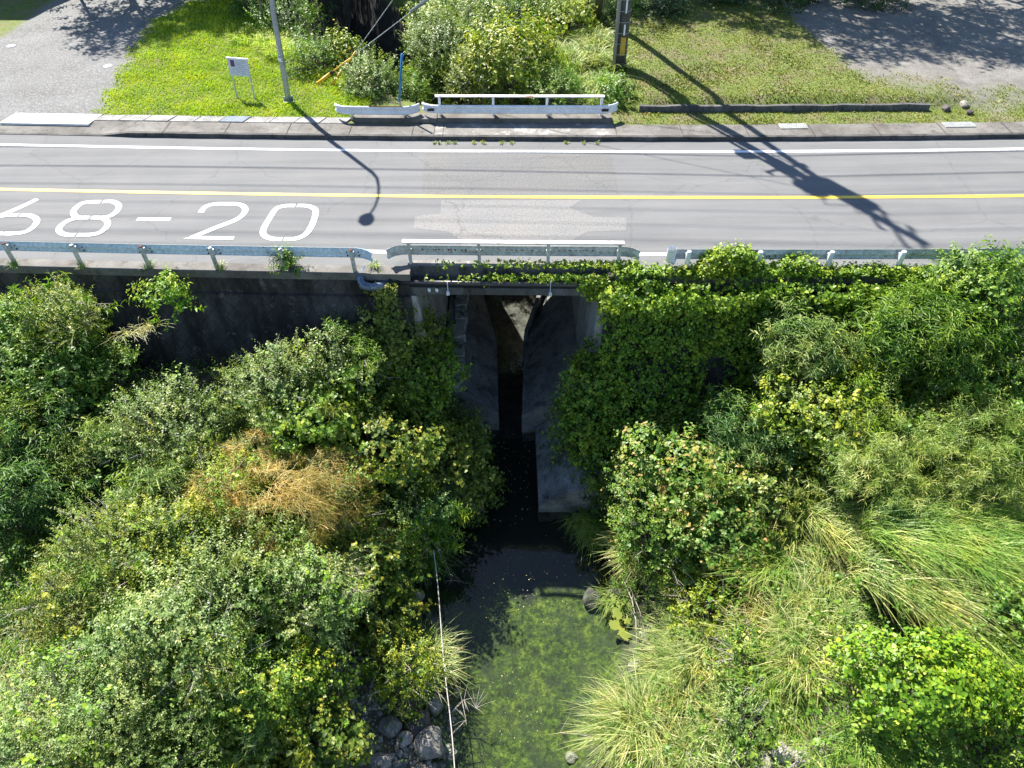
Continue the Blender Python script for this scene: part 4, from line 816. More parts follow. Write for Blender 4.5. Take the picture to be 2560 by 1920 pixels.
    Gt(70, 1380, 60, 'drygrass', 'dry grass clump above the flattened grass', 1.2, (.3, -.1), 400, h=.6)
    Gt(90, 1460, 110, 'drygrass', 'flattened dry grass at the left edge', 1.4, (.5, -.1), 800, h=.6)
    Gt(200, 1460, 80, 'grass', 'green grass mixed into the dry grass', 1.2, (.3, 0), 400, h=.6)
    Gt(700, 1245, 60, 'drygrass', 'dry pale grass tuft below the dodder', 1.3, (.25, -.1), 350, h=1.9)
    Gt(905, 1165, 55, 'grass', 'grass hanging over the left pool edge', 1.2, (.2, -.35), 300, h=.8)
    Gt(905, 1425, 75, 'palegrass', 'striped pale grass clump standing at the left pool edge', 1.35, (.12, -.05), 650, h=.5)
    Gt(300, 700, 30, 'drygrass', 'tuft of long yellow grass growing out of the dark wall', .9, (.1, -.3), 60, h=2.6)
    Gt(160, 700, 24, 'palegrass', 'thin pale grass hanging from the tall bush', .8, (0, -.3), 40, h=3.0)
    Gt(430, 1070, 50, 'palegrass', 'pale blades between weed and dodder bush', 1.0, (0, 0), 160, h=1.5)
    Gt(560, 1590, 40, 'grass', 'small green grass clump at the bottom of the left bank', .9, (0, -.1), 200, h=.6)
    # right side
    N(2120, 605, 70, 'vine', 'green', 'vine mound against the right rail near the right edge', h=4.3)
    N(2190, 660, 60, 'small', 'green', 'green bush at the right edge below the rail', h=3.6)
    N(1745, 745, 78, 'lance', 'silver', 'tall pale narrow leaved plant in front of the ivy wall', h=2.6, name='weed', cat='weed', amp=.45)
    N(1835, 790, 62, 'vine', 'green', 'green vine mound right of the tall pale plant', h=2.3)
    N(1990, 730, 108, 'lance', 'green', 'big mound of narrow leaved plants below the right rail', h=3.2, rz=1.4)
    N(2110, 780, 92, 'small', 'green', 'green bush at right below the narrow leaved mound', h=2.8)
    N(2190, 850, 88, 'vine', 'green', 'green vines at the right edge', h=2.6)
    N(2030, 850, 88, 'vine', 'yellowgreen', 'yellow green vines between the mounds on the right', h=2.2)
    N(1785, 880, 105, 'vine', 'yellowgreen', 'round yellow green vine mound in front of the ivy wall', h=2.3)
    N(1930, 900, 84, 'vine', 'green', 'green vine mound right of the round yellow green one', h=2.1)
    N(1890, 990, 92, 'feather', 'bamboo', 'feathery bamboo grass clump on the right bank', h=2.2, name='bamboo_grass', cat='bamboo grass')
    N(2095, 985, 112, 'feather', 'bamboo', 'large feathery bamboo grass clump near the right edge', h=2.4, name='bamboo_grass', cat='bamboo grass')
    N(2195, 970, 70, 'vine', 'green', 'leafy mound at the right edge beside the bamboo grass', h=2.2)
    N(1470, 1000, 112, 'kudzu', 'redmix', 'reddish and green vine mound right of the culvert', h=2.4)
    N(1600, 1010, 92, 'vine', 'redmix', 'reddish tinged vines above the tall grass', h=2.2)
    N(1590, 920, 60, 'lance', 'bluegreen', 'narrow leaved plants behind the reddish vines', h=1.9, name='weed', cat='weed')
    N(1670, 950, 60, 'lance', 'bluegreen', 'blue green narrow leaved plants left of the round mound', h=2.0, name='weed', cat='weed')
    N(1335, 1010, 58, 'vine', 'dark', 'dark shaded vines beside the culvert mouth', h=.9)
    N(1425, 1120, 88, 'small', 'green', 'dense small leaved green bush above the pool', h=2.2, rz=1.3)
    N(1560, 1135, 92, 'kudzu', 'redmix', 'vine mound with red leaves above the pool', h=2.2)
    N(1690, 1060, 70, 'vine', 'olive', 'olive vines between red vines and combed grass', h=1.8)
    N(1530, 1300, 66, 'small', 'yellowgreen', 'yellow green bush between the grass clumps', h=1.0)
    N(2020, 1455, 98, 'vine', 'bright', 'large bright yellow green vine mound low on the right bank', h=2.1, rz=.7, asp=(1.45, .75), dens=1.15)
    N(2190, 1530, 66, 'vine', 'bright', 'bright green vines in the lower right corner', h=1.5)
    N(2170, 1320, 60, 'vine', 'green', 'green vines at the right edge beside the combed grass', h=1.4)
    N(1620, 1560, 55, 'small', 'greygreen', 'grey green bush at the bottom above the rocks', h=.7)
    N(1640, 1430, 60, 'small', 'green', 'small bush among the lower grass clumps', h=.8)
    gl = [(1385, 1190, 60, 'palegrass', 'pale grass clump leaning over the pool under the dense bush', 1.3, (-.25, -.1), 500, .6),
          (1278, 1125, 42, 'grass', 'dark green grass clump on the right channel wall', 1.0, (-.05, -.4), 330, .5),
          (1740, 1110, 90, 'palegrass', 'pale green grass at the top of the combed grass', 1.6, (.1, -.1), 600, 1.0),
          (1840, 1150, 90, 'palegrass', 'pale combed grass, centre of the right bank', 1.8, (.45, -.3), 700, 1.2),
          (1960, 1130, 110, 'grass', 'green combed grass below the bamboo grass', 1.9, (.6, -.2), 800, 1.4),
          (2090, 1150, 100, 'grass', 'green combed grass near the right edge', 1.8, (.5, -.3), 700, 1.4),
          (1930, 1240, 110, 'palegrass', 'sweep of long pale grass bending down to the right', 2.0, (.7, -.35), 900, 1.1),
          (2050, 1290, 100, 'grass', 'long grass falling behind the bright vine mound', 1.9, (.5, -.5), 800, 1.0),
          (2160, 1230, 90, 'palegrass', 'pale long grass at the right edge', 1.7, (.4, -.4), 600, 1.1),
          (1700, 1230, 80, 'grass', 'upright green grass left of the combed sweep', 1.5, (-.1, .1), 500, .9),
          (1760, 1300, 90, 'palegrass', 'yellowish grass clump beside the bright vine mound', 1.5, (.1, .05), 650, .8),
          (1660, 1330, 70, 'drygrass', 'brownish grass between the yellow green bush and clump', 1.2, (-.1, 0), 400, .5),
          (1780, 1400, 90, 'palegrass', 'grass clump left of the bright mound', 1.3, (0, -.1), 600, .5),
          (1490, 1345, 62, 'palegrass', 'pale grass clump at the right pool edge', 1.2, (-.3, 0), 550, .4),
          (1465, 1440, 72, 'palegrass', 'pale striped grass hanging over the right pool edge', 1.3, (-.3, -.05), 650, .5),
          (1540, 1430, 80, 'palegrass', 'straw coloured grass in the middle of the lower bank', 1.2, (-.1, -.1), 500, .5),
          (1425, 1590, 90, 'palegrass', 'big pale striped grass clump at the bottom right of the pool', 1.5, (-.25, -.05), 950, .6),
          (1560, 1590, 85, 'palegrass', 'pale grass clump at the bottom edge', 1.3, (0, -.1), 650, .5),
          (1690, 1500, 90, 'grass', 'green grass above the rocks at the bottom', 1.2, (0, -.1), 500, .4),
          (1850, 1590, 90, 'grass', 'shaded grass below the bright mound', 1.2, (0, -.2), 500, .3),
          (1990, 1600, 80, 'grass', 'dark grass at the bottom under the bright vines', 1.2, (.1, -.2), 450, .3),
          (1640, 850, 60, 'grass', 'dark grass at the foot of the ivy wall', 1.2, (0, -.2), 260, .4),
          (1660, 1080, 60, 'palegrass', 'pale grass right of the red vine mound', 1.3, (0, 0), 300, 1.2),
          (1330, 1290, 40, 'palegrass', 'small pale grass tuft beside the dead twigs', .9, (-.1, -.1), 220, .3)]
    for a in gl: Gt(a[0], a[1], a[2], a[3], a[4], a[5], a[6], a[7], h=a[8], dry=.4)
near_planting()
# dodder threads over the orange bushes
def dodder(vx, vy, rv, h, n, label):
    global sd; sd += 1; rs = np.random.RandomState(sd); P, zb, t = hit(vx, vy, h, zn); R = mr(rv, t, vx, vy); n = int(n * .9)
    d = blob_dirs(n * 3, rs, .0); kp = noise3(d, 3.4, sd) > -.08; d = d[kp][:n]; n = len(d); r = R * (.95 + .12 * rs.rand(n)); B = np.stack([P[0] + d[:, 0] * r, P[1] + d[:, 1] * r, P[2] - R * .2 + d[:, 2] * R * .85], -1)
    a = rs.rand(n) * 6.28; T = np.stack([np.cos(a), np.sin(a), .1 * rs.randn(n)], -1); S = rs.randn(n, 3); seg = 5; tt = np.linspace(-.5, .5, seg + 1)
    ln = .25 + .5 * rs.rand(n); C = B[:, None] + T[:, None] * (tt[None, :, None] * ln[:, None, None]) + unit(S)[:, None] * (.09 * np.sin(tt * 6 + rs.rand(n, 1) * 6))[..., None] - np.array([0, 0, 1.]) * (tt ** 2 * .5)[None, :, None]
    wv = unit(np.cross(T, d))[:, None] * .0045; V = np.stack([C + wv, C - wv], 2).reshape(n, -1, 3); f = np.array([[2 * i, 2 * i + 1, 2 * i + 3, 2 * i + 2] for i in range(seg)]); Fa = (f[None] + (np.arange(n) * 2 * (seg + 1))[:, None, None]).reshape(-1, 4)
    o = mesh('dodder_threads', V.reshape(-1, 3), Fa, L['orange'], None, np.repeat(np.clip(.5 + .25 * rs.randn(n), 0, 1), 2 * (seg + 1))); tag(o, label, 'dodder'); o['kind'] = 'stuff'
dodder(600, 1090, 130, 2.3, 2600, 'mat of orange dodder threads over the bush left of the culvert')
dodder(700, 1050, 110, 2.5, 1700, 'orange dodder threads trailing over the upper bush')
dodder(470, 1060, 70, 2.0, 700, 'tan dodder threads over the yellowish fine leaved bush')
dodder(800, 1170, 60, 1.9, 400, 'orange dodder threads reaching the pool side bush')
dodder(550, 980, 66, 2.2, 900, 'golden dodder threads up the bank')

# understory on the bank
def understory():
    rs = np.random.RandomState(77); lv = Leaves(); n = 52000
    x = rs.uniform(-17, 17, n); y = rs.uniform(2.5, 16.6, n); l = np.interp(y, PY, PL); r = np.interp(y, PY, PR); t = np.maximum(x - r, l - x)
    rocky = (x < -1.2) & (x > -5.2) & (y < 8.6) | ((x > 3.5) & (x < 9) & (y < 5.6)); kp = (t > .35) & (~rocky | (rs.rand(n) < .12)); x, y = x[kp], y[kp]; n = len(x)
    z = zn(x, y) + rs.rand(n) ** 1.5 * .55; U = unit(rs.randn(n, 3) * np.array([1, 1, .4])); Nn = unit(rs.randn(n, 3) * .5 + np.array([0, 0, 1.])); Ln = .07 + .06 * rs.rand(n)
    lv.add(np.stack([x, y, z], -1), U, Nn, Ln, Ln * .7, 'oval', np.clip(.45 + .2 * rs.randn(n), 0, 1)); o = lv.build('ground_cover', L['green']); tag(o, 'low leafy undergrowth covering the river bank', 'undergrowth', kind='stuff')
    for pal_, nm_, kd_, lab_, n in (('green', 'undergrowth', 'small', 'tangled leafy undergrowth between the shrubs', 7000), ('green', 'undergrowth', 'vine', 'green creepers tangled between the shrubs', 4500)):
        lv = Leaves(); x = rs.uniform(-17, 17, n); y = rs.uniform(3, 16, n); l = np.interp(y, PY, PL); r = np.interp(y, PY, PR); t = np.maximum(x - r, l - x); rocky = (x < -1.2) & (x > -5.2) & (y < 8.6); kp = (t > 1.0) & ~rocky & ~((y > 12.8) & (x < -2.5)) & (n2(x, y, .8, len(nm_) + n) > -.3); x, y, t = x[kp], y[kp], t[kp]
        z = zn(x, y) + .25 + rs.rand(len(x)) * np.clip(t, .2, 1.5); shoots(lv, np.stack([x, y, z], -1), unit(rs.randn(len(x), 3) * .5 + np.array([0, 0, 1.])), KIND[kd_], rs, 1.0, 0); tag(lv.build(nm_, L[pal_]), lab_, 'undergrowth', kind='stuff')
    lv = Leaves(); n = 26000; x = rs.uniform(-17, 17, n); y = rs.uniform(2.5, 16.3, n); l = np.interp(y, PY, PL); r = np.interp(y, PY, PR); t = np.maximum(x - r, l - x)
    dm = n2(x, y, .5, 31) > -.1; rocky = (x < -1.2) & (x > -5.2) & (y < 8.6); kp = (t > .25) & dm & (~rocky | (rs.rand(n) < .1)); x, y = x[kp], y[kp]; n = len(x); a = rs.rand(n) * 6.28
    H = np.stack([np.cos(a) * .5, np.sin(a) * .5 - .1, 0 * a], -1); blades(lv, np.stack([x, y, zn(x, y)], -1), H, .4 + .6 * rs.rand(n), .012 + .008 * rs.rand(n), .8 + .3 * rs.rand(n), np.clip(.45 + .25 * rs.randn(n), 0, 1)); o = lv.build('bank_grass', L['grass']); tag(o, 'wild grass growing all over the river bank', 'grass', kind='stuff')
understory()

# ivy curtain on the right wall, spilling over coping and rail
def ivy():
    rs = np.random.RandomState(5); K = dict(KIND['vine']); K['sl'] = .22; lv = Leaves()
    n = 19000; x = rs.uniform(2.55, 21, n); s = rs.rand(n) * 7.0; cc = np.interp(x, CX, CY)
    edge = 2.9 - .12 * s * 3 + .8 * n2(x, s, .9, 2)
    kp = (x > np.where(s < 1.2, 1.7, 2.6) + 0 * edge) ; hole = (((x - 6.2) / .45) ** 2 + ((s - 3.0) / .75) ** 2 < 1) | (((x - 10.4) / .5) ** 2 + ((s - 1.9) / .25) ** 2 < 1) | (((x - 8.6) / .6) ** 2 + ((s - 2.6) / .3) ** 2 < 1); kp &= ~hole
    kp &= (n2(x, s, 1.1, 61) > -.52); x, s, cc = x[kp], s[kp], cc[kp]; n = len(x)
    bulge = .14 + .34 * (n2(x, s, .8, 12) + .4) + .16 * n2(x, s, 2.2, 5) + .25 * np.clip(1 - s / 1.0, 0, 1) + .3 * rs.rand(n) ** 2 + .22 * np.clip(s - 2.5, 0, 3)
    z = -s + .12; y = cc - 4.4 - .3 * np.clip(s - .75, 0, 9) - bulge
    B = np.stack([x, y, z], -1); D = unit(np.array([0, -.7, .1]) + rs.randn(n, 3) * .45); shoots(lv, B, D, K, rs, .95, .0)
    # top fringe: covers coping, right side
    n = 2600; x = 3.0 + rs.rand(n) * 17; cc = np.interp(x, CX, CY); wd = .42 + .16 * n2(x, x * 0, .7, 3) + .1 * (x > 13); y = cc - 4.5 + rs.rand(n) * wd; z = .05 + rs.rand(n) * .16 + .12 * np.clip(n2(x, y, .8, 8), 0, 1)
    shoots(lv, np.stack([x, y, z], -1), unit(rs.randn(n, 3) * .6 + np.array([0, 0, .8])), K, rs, .9, .16)
    n = 2600; x = rs.uniform(3.0, 20, n); s_ = rs.rand(n) * 1.1; y = np.interp(x, CX, CY) - 4.55 - .25 * rs.rand(n) - .12 * s_; shoots(lv, np.stack([x, y, .06 - s_], -1), unit(rs.randn(n, 3) * .5 + np.array([0, -.5, .4])), K, rs, .9, .08)
    # over the rail
    for x0, x1, hh, nn in ((5.25, 7.2, .95, 620), (7.2, 8.9, .62, 260), (6.2, 6.9, .8, 200)):
        x = rs.uniform(x0, x1, nn); cc = np.interp(x, CX, CY); env = np.sin(np.clip((x - x0) / (x1 - x0), 0, 1) * 3.14) ** .5; z = rs.rand(nn) ** .8 * hh * env; y = cc - 4.3 + rs.uniform(-.2, .35, nn)
        shoots(lv, np.stack([x, y, z], -1), unit(rs.randn(nn, 3) * .6 + np.array([0, -.2, .8])), K, rs, .85, .12)
    # over the fascia and pipe
    n = 1700; x = 3.7 - 6.2 * rs.rand(n) ** 1.55; thick = np.clip((x + 2.6) / 5.5, .05, 1); cc = np.interp(x, CX, CY); lay = rs.rand(n)
    y = np.where(lay < .36, cc - 3.82 - .3 * rs.rand(n) + .1, np.where(lay < .68, cc - 4.08, cc - 4.22)) ; z = np.where(lay < .36, .06 + .1 * rs.rand(n), np.where(lay < .68, -.22 + .08 * rs.rand(n), -.35 * rs.rand(n)))
    kp = (rs.rand(n) < thick + .1) & ~((lay >= .36) & (lay < .68) & (x < -.8)); shoots(lv, np.stack([x, y - .05, z], -1)[kp], unit(rs.randn(kp.sum(), 3) * .5 + np.array([0, -.5, .5])), K, rs, .62, .22)
    n = 520; x = rs.uniform(2.0, 4.4, n); cc = np.interp(x, CX, CY); z = -rs.rand(n) * 1.3 * np.clip((x - 1.6) / 1.4, 0, 1); y = cc - 4.35 - .15 * rs.rand(n); shoots(lv, np.stack([x, y, z], -1), unit(rs.randn(n, 3) * .5 + np.array([0, -.6, .2])), K, rs, .9, .1)
    o = lv.build('ivy', L['ivy']); tag(o, 'green ivy curtain hanging over the right wall, rail and bridge edge', 'ivy', kind='stuff')
    # left ivy beside culvert opening
    lv = Leaves(); n = 1500; x = -3.0 - rs.rand(n) * 2.2; s = 1.6 + rs.rand(n) * 4.6; y = np.interp(x, CX, CY) - 4.5 - .3 * np.clip(s - .75, 0, 9) - .2 - .4 * rs.rand(n); kp = n2(x, s, .9, 44) > -.35
    shoots(lv, np.stack([x, y, -s], -1)[kp], unit(rs.randn(kp.sum(), 3) * .5 + np.array([0, -.7, .1])), K, rs, .9, -.05); n = 420; x = rs.uniform(-4.0, -3.3, n); s = rs.rand(n) * 2.2 + .2; y = np.interp(x, CX, CY) - 4.5 - .3 * np.clip(s - .75, 0, 9) - .1 * rs.rand(n)
    shoots(lv, np.stack([x, y, -s], -1), unit(rs.randn(n, 3) * .5 + np.array([0, -.7, .2])), K, rs, .6, .2)
    o = lv.build('ivy', L['olive']); tag(o, 'olive creeper on the wall between pipe elbow and culvert', 'ivy', kind='stuff')
ivy()

# little tufts at the left rail posts
G = 'grass tufts on the coping along the left rail'
for i, (px, py, nn, lb_) in enumerate([(35, 668, 70, 'yellow green tuft at the foot of the leftmost rail post'), (207, 668, 50, 'small tuft at the foot of the second rail post from the left'), (372, 668, 60, 'small tuft at the foot of the third rail post from the left'), (555, 672, 60, 'brownish tuft at the foot of the fourth rail post from the left'), (722, 666, 150, 'largest tuft, at the foot of the second rail post left of the bridge'), (940, 668, 60, 'thin tuft on the coping between the rail end and pipe')]):
    p = at(px, py, .04); make_tussock('grass_tuft', p[0], p[1], .02, .12, .42 if i != 4 else .6, 'palegrass' if i % 2 else 'grass', lb_, n=nn, seed=300 + i, group=G, wb=.014, rise=1.0)
p = at(722, 655, .15); make_bush('weed', p[0], p[1] - .15, 0, .2, .26, 'small', 'green', 'leafy weed on the coping at the rail post', 'weed', seed=320, dens=1.4, stems=False)
p = at(700, 735, -1.0); make_tussock('grass_tuft', p[0], p[1], -1.0, .1, .5, 'grass', 'small grass tuft growing from the ledge of the dark wall', n=110, seed=330, bias=(0, -.3), wb=.014)

# ------------------------------------------------------------------ far side planting
def Fb(vx, vy, rv, kind, pal, label, h, name='shrub', cat='shrub', **kw):
    global sd; sd += 1
    za = kw.pop('za', .55); P = at(vx * VX, vy * VX, za); t = float(np.linalg.norm(P - np.array([0, 0, HC]))); zb = float(zf(P[0:1], P[1:2])[0]); R = mr(rv, t, vx, vy); sc = kw.pop('sc', 1.25); P[1] = max(P[1], cs(P[0]) + 5.9 + R * .75)
    return make_bush(name, P[0], P[1], zb, P[2] - R * .2, R, kind, pal, label, cat, seed=sd, sc=sc, **kw)
Fb(680, 128, 50, 'small', 'green', 'grey green shrub behind the lamp post', 1.2, amp=.45)
Fb(800, 170, 62, 'small', 'greygreen', 'grey green shrub behind the yellow guy sleeves', 1.3, amp=.4)
Fb(740, 110, 40, 'vine', 'yellowgreen', 'yellow tipped vine on the shrub behind the lamp post', 1.8)
Fb(620, 45, 55, 'small', 'green', 'shrub at the top left of the gully', 1.3)
Fb(560, 5, 50, 'small', 'green', 'shrub at the top edge beside the left lawn', 1.6)
Fb(860, 205, 42, 'small', 'green', 'small shaded shrub at the foot of the blue pole', 2.2, za=-.2)
Fb(925, 195, 55, 'lance', 'greygreen', 'shaded plants behind the near end of the white rail', 2.0, za=-1.0, name='weed', cat='weed')
Fb(960, 90, 75, 'small', 'greygreen', 'pale grey green shrub right of the dark gully', 2.6, amp=.4)
Fb(1010, 30, 90, 'small', 'silver', 'pale bush at the top edge right of the gully', 3.4, amp=.35)
Fb(935, 40, 42, 'vine', 'yellowgreen', 'yellow green vines at the edge of the dark gully', 3.0)
Fb(1110, 120, 92, 'broad', 'yellowgreen', 'bright yellow green broad leaved tree behind the bridge rail', 2.6, za=1.2, name='small_tree', cat='tree', amp=.3, sc=1.7)
Fb(1140, 20, 70, 'small', 'green', 'green shrub behind the broad leaved tree', 3.2)
Fb(1030, 160, 60, 'small', 'olive', 'dull olive shrub left of the broad leaved tree', 2.0)
Fb(1200, 190, 60, 'small', 'green', 'green shrub behind the right end of the far rail', 1.8)
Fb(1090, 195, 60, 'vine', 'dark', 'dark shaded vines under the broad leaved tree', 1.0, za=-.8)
Fb(1230, 40, 56, 'vine', 'yellowgreen', 'bright leafy mound left of the wooden pole', 2.0)
Fb(1330, 195, 30, 'vine', 'green', 'low green vines at the foot of the utility pole', .4)
Fb(1350, 30, 40, 'vine', 'green', 'green vines behind the utility pole', .9)
Fb(1440, 33,48, 'vine', 'dark', 'dark bush at the top edge right of the utility pole', 1.0)
Fb(1560, 8,63, 'vine', 'dark', 'dark bush at the top edge, second right of the utility pole', 1.2)
Fb(1700, 13,68, 'small', 'dark', 'dark shrub at the top edge above the fallen leaves', 1.2)
Fb(1850, 8,73, 'small', 'dark', 'dark shrub at the top edge beside the right gravel', 1.2)
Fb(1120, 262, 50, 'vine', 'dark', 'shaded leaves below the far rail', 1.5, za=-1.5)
for vx, vy, rv, Lb, lab in ((1270, 110, 60, 1.6, 'tall bright bamboo grass left of the utility pole'), (1250, 170, 50, 1.3, 'bright grass below the tall bamboo grass'), (1310, 160, 45, 1.2, 'bright grass at the foot of the utility pole'), (1370, 110, 40, 1.1, 'grass right of the utility pole'), (1300, 60, 45, 1.3, 'tall grass in front of the wooden pole'), (1340, 215, 30, .8, 'low grass beside the far rail end')):
    sd += 1; P = at(vx * VX, vy * VX, .8); t = float(np.linalg.norm(P - np.array([0, 0, HC]))); make_tussock('tall_grass', P[0], max(P[1], cs(P[0]) + 6.6), P[2] - .9, mr(rv, t, vx, vy) * .8, Lb, 'palegrass' if Lb > 1.25 else 'grass', lab, n=900, seed=sd, wb=.03, rise=.9)
for vx, vy in ((600, 90),):
    sd += 1; P, zb, t = hit(vx, vy, .1, zf); make_tussock('tall_grass', P[0], P[1], zb, 1.6, .8, 'lawn', 'taller lawn grass at the edge of the shrubs', n=2500, seed=sd, wb=.02)

def lawn():
    rs = np.random.RandomState(9)
    for nm, x0, x1, y0, y1, n, pal, lab, hh in (('lawn_grass', -20, -5.5, 26.2, 41, 95000, 'lawn', 'bright yellow green lawn grass left of the gully', .13), ('lawn_grass', 4.2, 26, 25.6, 40, 80000, 'lawn2', 'short mossy grass around the low wall on the right', .085)):
        x = rs.uniform(x0, x1, n); y = rs.uniform(y0, y1, n); cc = np.interp(x, CX, CY); g = gravel_mask(x, y); xr = np.interp(y, RX, RC)
        edge = (5.0 if x0 > 0 else 5.42) + .1 * n2(x, y, 2.0)
        kp = (y - cc > edge) & (rs.rand(n) > g * 1.05) & (np.abs(x - xr) > 2.2 + 1.6 * sst(27, 31, y)) & ~((x > 4.9) & (x < 16.8) & (y - cc > 6.1) & (y - cc < 6.2)); x, y = x[kp], y[kp]; n = len(x)
        a = rs.rand(n) * 6.28; H = np.stack([np.cos(a) * .6, np.sin(a) * .6, 0 * a], -1); lv = Leaves()
        tall = 1 + .9 * sst(2.5, 0, np.abs(x - np.interp(y, RX, RC)) - 4.2) * (x < 0) + .7 * np.clip(n2(x, y, .9, 5), 0, 1)
        blades(lv, np.stack([x, y, zf(x, y) - .01], -1), H, hh * tall * (.6 + .8 * rs.rand(n)), (.022 + .016 * rs.rand(n)) * np.sqrt(tall), .7 + .4 * rs.rand(n), np.clip(.5 + .2 * rs.randn(n) + .25 * n2(x, y, 1.1, 17), 0, 1), seg=2, droop=.4)
        o = lv.build(nm, L[pal]); tag(o, lab, 'grass', kind='stuff')
lawn()
# weeds in the kerb on the bridge
G = 'weeds growing from the kerb on the bridge'
for i, px in enumerate((1086, 1098, 1118, 1138, 1185, 1208, 1253, 1281, 1418, 1458, 1494)):
    p = at(px, 355, .05); make_tussock('kerb_weed', p[0], p[1] - .03, 0.0, .07, .16, 'yellowgreen', 'small yellow green weed in the far kerb on the bridge', n=40, seed=400 + i, group=G, wb=.014, rise=1)

# trees beyond the frame that shade the lots and the gully
def tree(x, y, R, hh, pal, label, seed, kind='broad', sc=2.2, dens=.9):
    z0 = float(zf(np.array([x]), np.array([y]))[0]); r = make_bush('shade_tree', x, y, z0, z0 + hh, R, kind, pal, label, 'tree', 'trees beyond the lots', rz=R * .8, seed=seed, sc=sc, stems=False, dens=dens, amp=.35, zmin=-.3)
    m = MB(); rr = random.Random(seed); m.tube([(x, y, z0 - .3), (x + .15, y, z0 + hh * .5), (x, y + .1, z0 + hh)], [.2, .15, .08], 8)
    for i in range(9):
        a = rr.random() * 6.28; h0 = hh * rr.uniform(.4, .9); m.tube([(x + .1, y, z0 + h0), (x + R * .45 * math.cos(a), y + R * .45 * math.sin(a), z0 + h0 + .8), (x + R * .85 * math.cos(a), y + R * .85 * math.sin(a), z0 + h0 + 1.4)], [.09, .06, .02], 6, False)
    m.build('trunk', M['wood'], r); return r
tree(-21.5, 43.8, 3.0, 7.2, 'green', 'tree beyond the left lawn', 501)
tree(-16.8, 45.5, 3.2, 7.5, 'dark', 'tree over the far gully, left bank', 502)
tree(-13.2, 43.2, 3.0, 6.8, 'dark', 'tree over the gully, in the middle', 503, dens=1.3)
tree(-9.5, 45.5, 3.4, 8.0, 'dark', 'tree over the gully, right bank', 504, dens=1.3)
tree(-14.5, 51, 4, 9.5, 'dark', 'tallest tree up the gully', 505)
tree(-3, 48.5, 2.6, 5, 'green', 'tree behind the pale bush', 506)
tree(4.2, 42.6, 2.5, 6.4, 'green', 'tree beyond the right lawn', 507)
tree(8.6, 43.0, 2.8, 7.0, 'green', 'tree beyond the fallen leaves', 508)
tree(12.6, 41.4, 3.2, 8.2, 'green', 'tree over the right gravel', 509, dens=.85)
tree(17.4, 40.6, 3.0, 8.6, 'green', 'tree over the right gravel, nearer the edge', 510, dens=.85)
tree(22.5, 40.6, 3.0, 8.6, 'green', 'tree over the right gravel, farthest right', 512, dens=.85)
hs = empty('house', (-31.5, 46.5, 0)); tag(hs, 'pale house with dark roof beyond the gravel lot', 'house')
m = MB(); m.box((-32.5, 47, 2.6), (11, 8.6, 5.2)); m.build('wall', M['plaster'], hs)
m = MB(); m.add([(-38.6, 42.3, 5.2), (-26.4, 42.3, 5.2), (-26.4, 51.7, 5.2), (-38.6, 51.7, 5.2), (-38.6, 47, 7.2), (-26.4, 47, 7.2)], [(0, 1, 5, 4), (2, 3, 4, 5), (1, 2, 5), (3, 0, 4), (0, 3, 2, 1)]); m.build('roof', M['roof'], hs)
p = at(230, 48, .15); hp = 4.6; kx = hp / math.tan(ELEV)
o = MB().tube([(p[0] - SD[0] * kx, p[1] - SD[1] * kx, 0), (p[0] - SD[0] * kx, p[1] - SD[1] * kx, hp)], [.09, .07], 8).box((p[0] - SD[0] * kx, p[1] - SD[1] * kx, hp - .2), (.9, .06, .06)).build('sign_post', M['pole_steel']); tag(o, 'small post with a cross bar in the gravel lot', 'post')

# ------------------------------------------------------------------ rocks, sticks, rope
def rock(cx, cy, cz, r, mat, label, seed, group='rocks on the pool bank', asp=(1, .8, .7)):
    rs = np.random.RandomState(seed); import bmesh
    bm = bmesh.new(); bmesh.ops.create_icosphere(bm, subdivisions=3, radius=1); pl = unit(rs.randn(9, 3)); hs_ = .62 + .25 * rs.rand(9); a = rs.rand() * 6
    for v in bm.verts:
        q = np.array(v.co); 
        for pn, h_ in zip(pl, hs_):
            dd = q @ pn - h_
            if dd > 0: q = q - pn * dd
        q = q * (1 + .06 * noise3(q, 3, seed)); q = q * np.array(asp) * r; v.co = (cx + q[0] * math.cos(a) - q[1] * math.sin(a), cy + q[0] * math.sin(a) + q[1] * math.cos(a), cz + q[2])
    me = bpy.data.meshes.new('rock'); bm.to_mesh(me); bm.free(); me.materials.append(mat); o = bpy.data.objects.new('rock', me); SC.collection.objects.link(o); tag(o, label, 'rock', group); return o
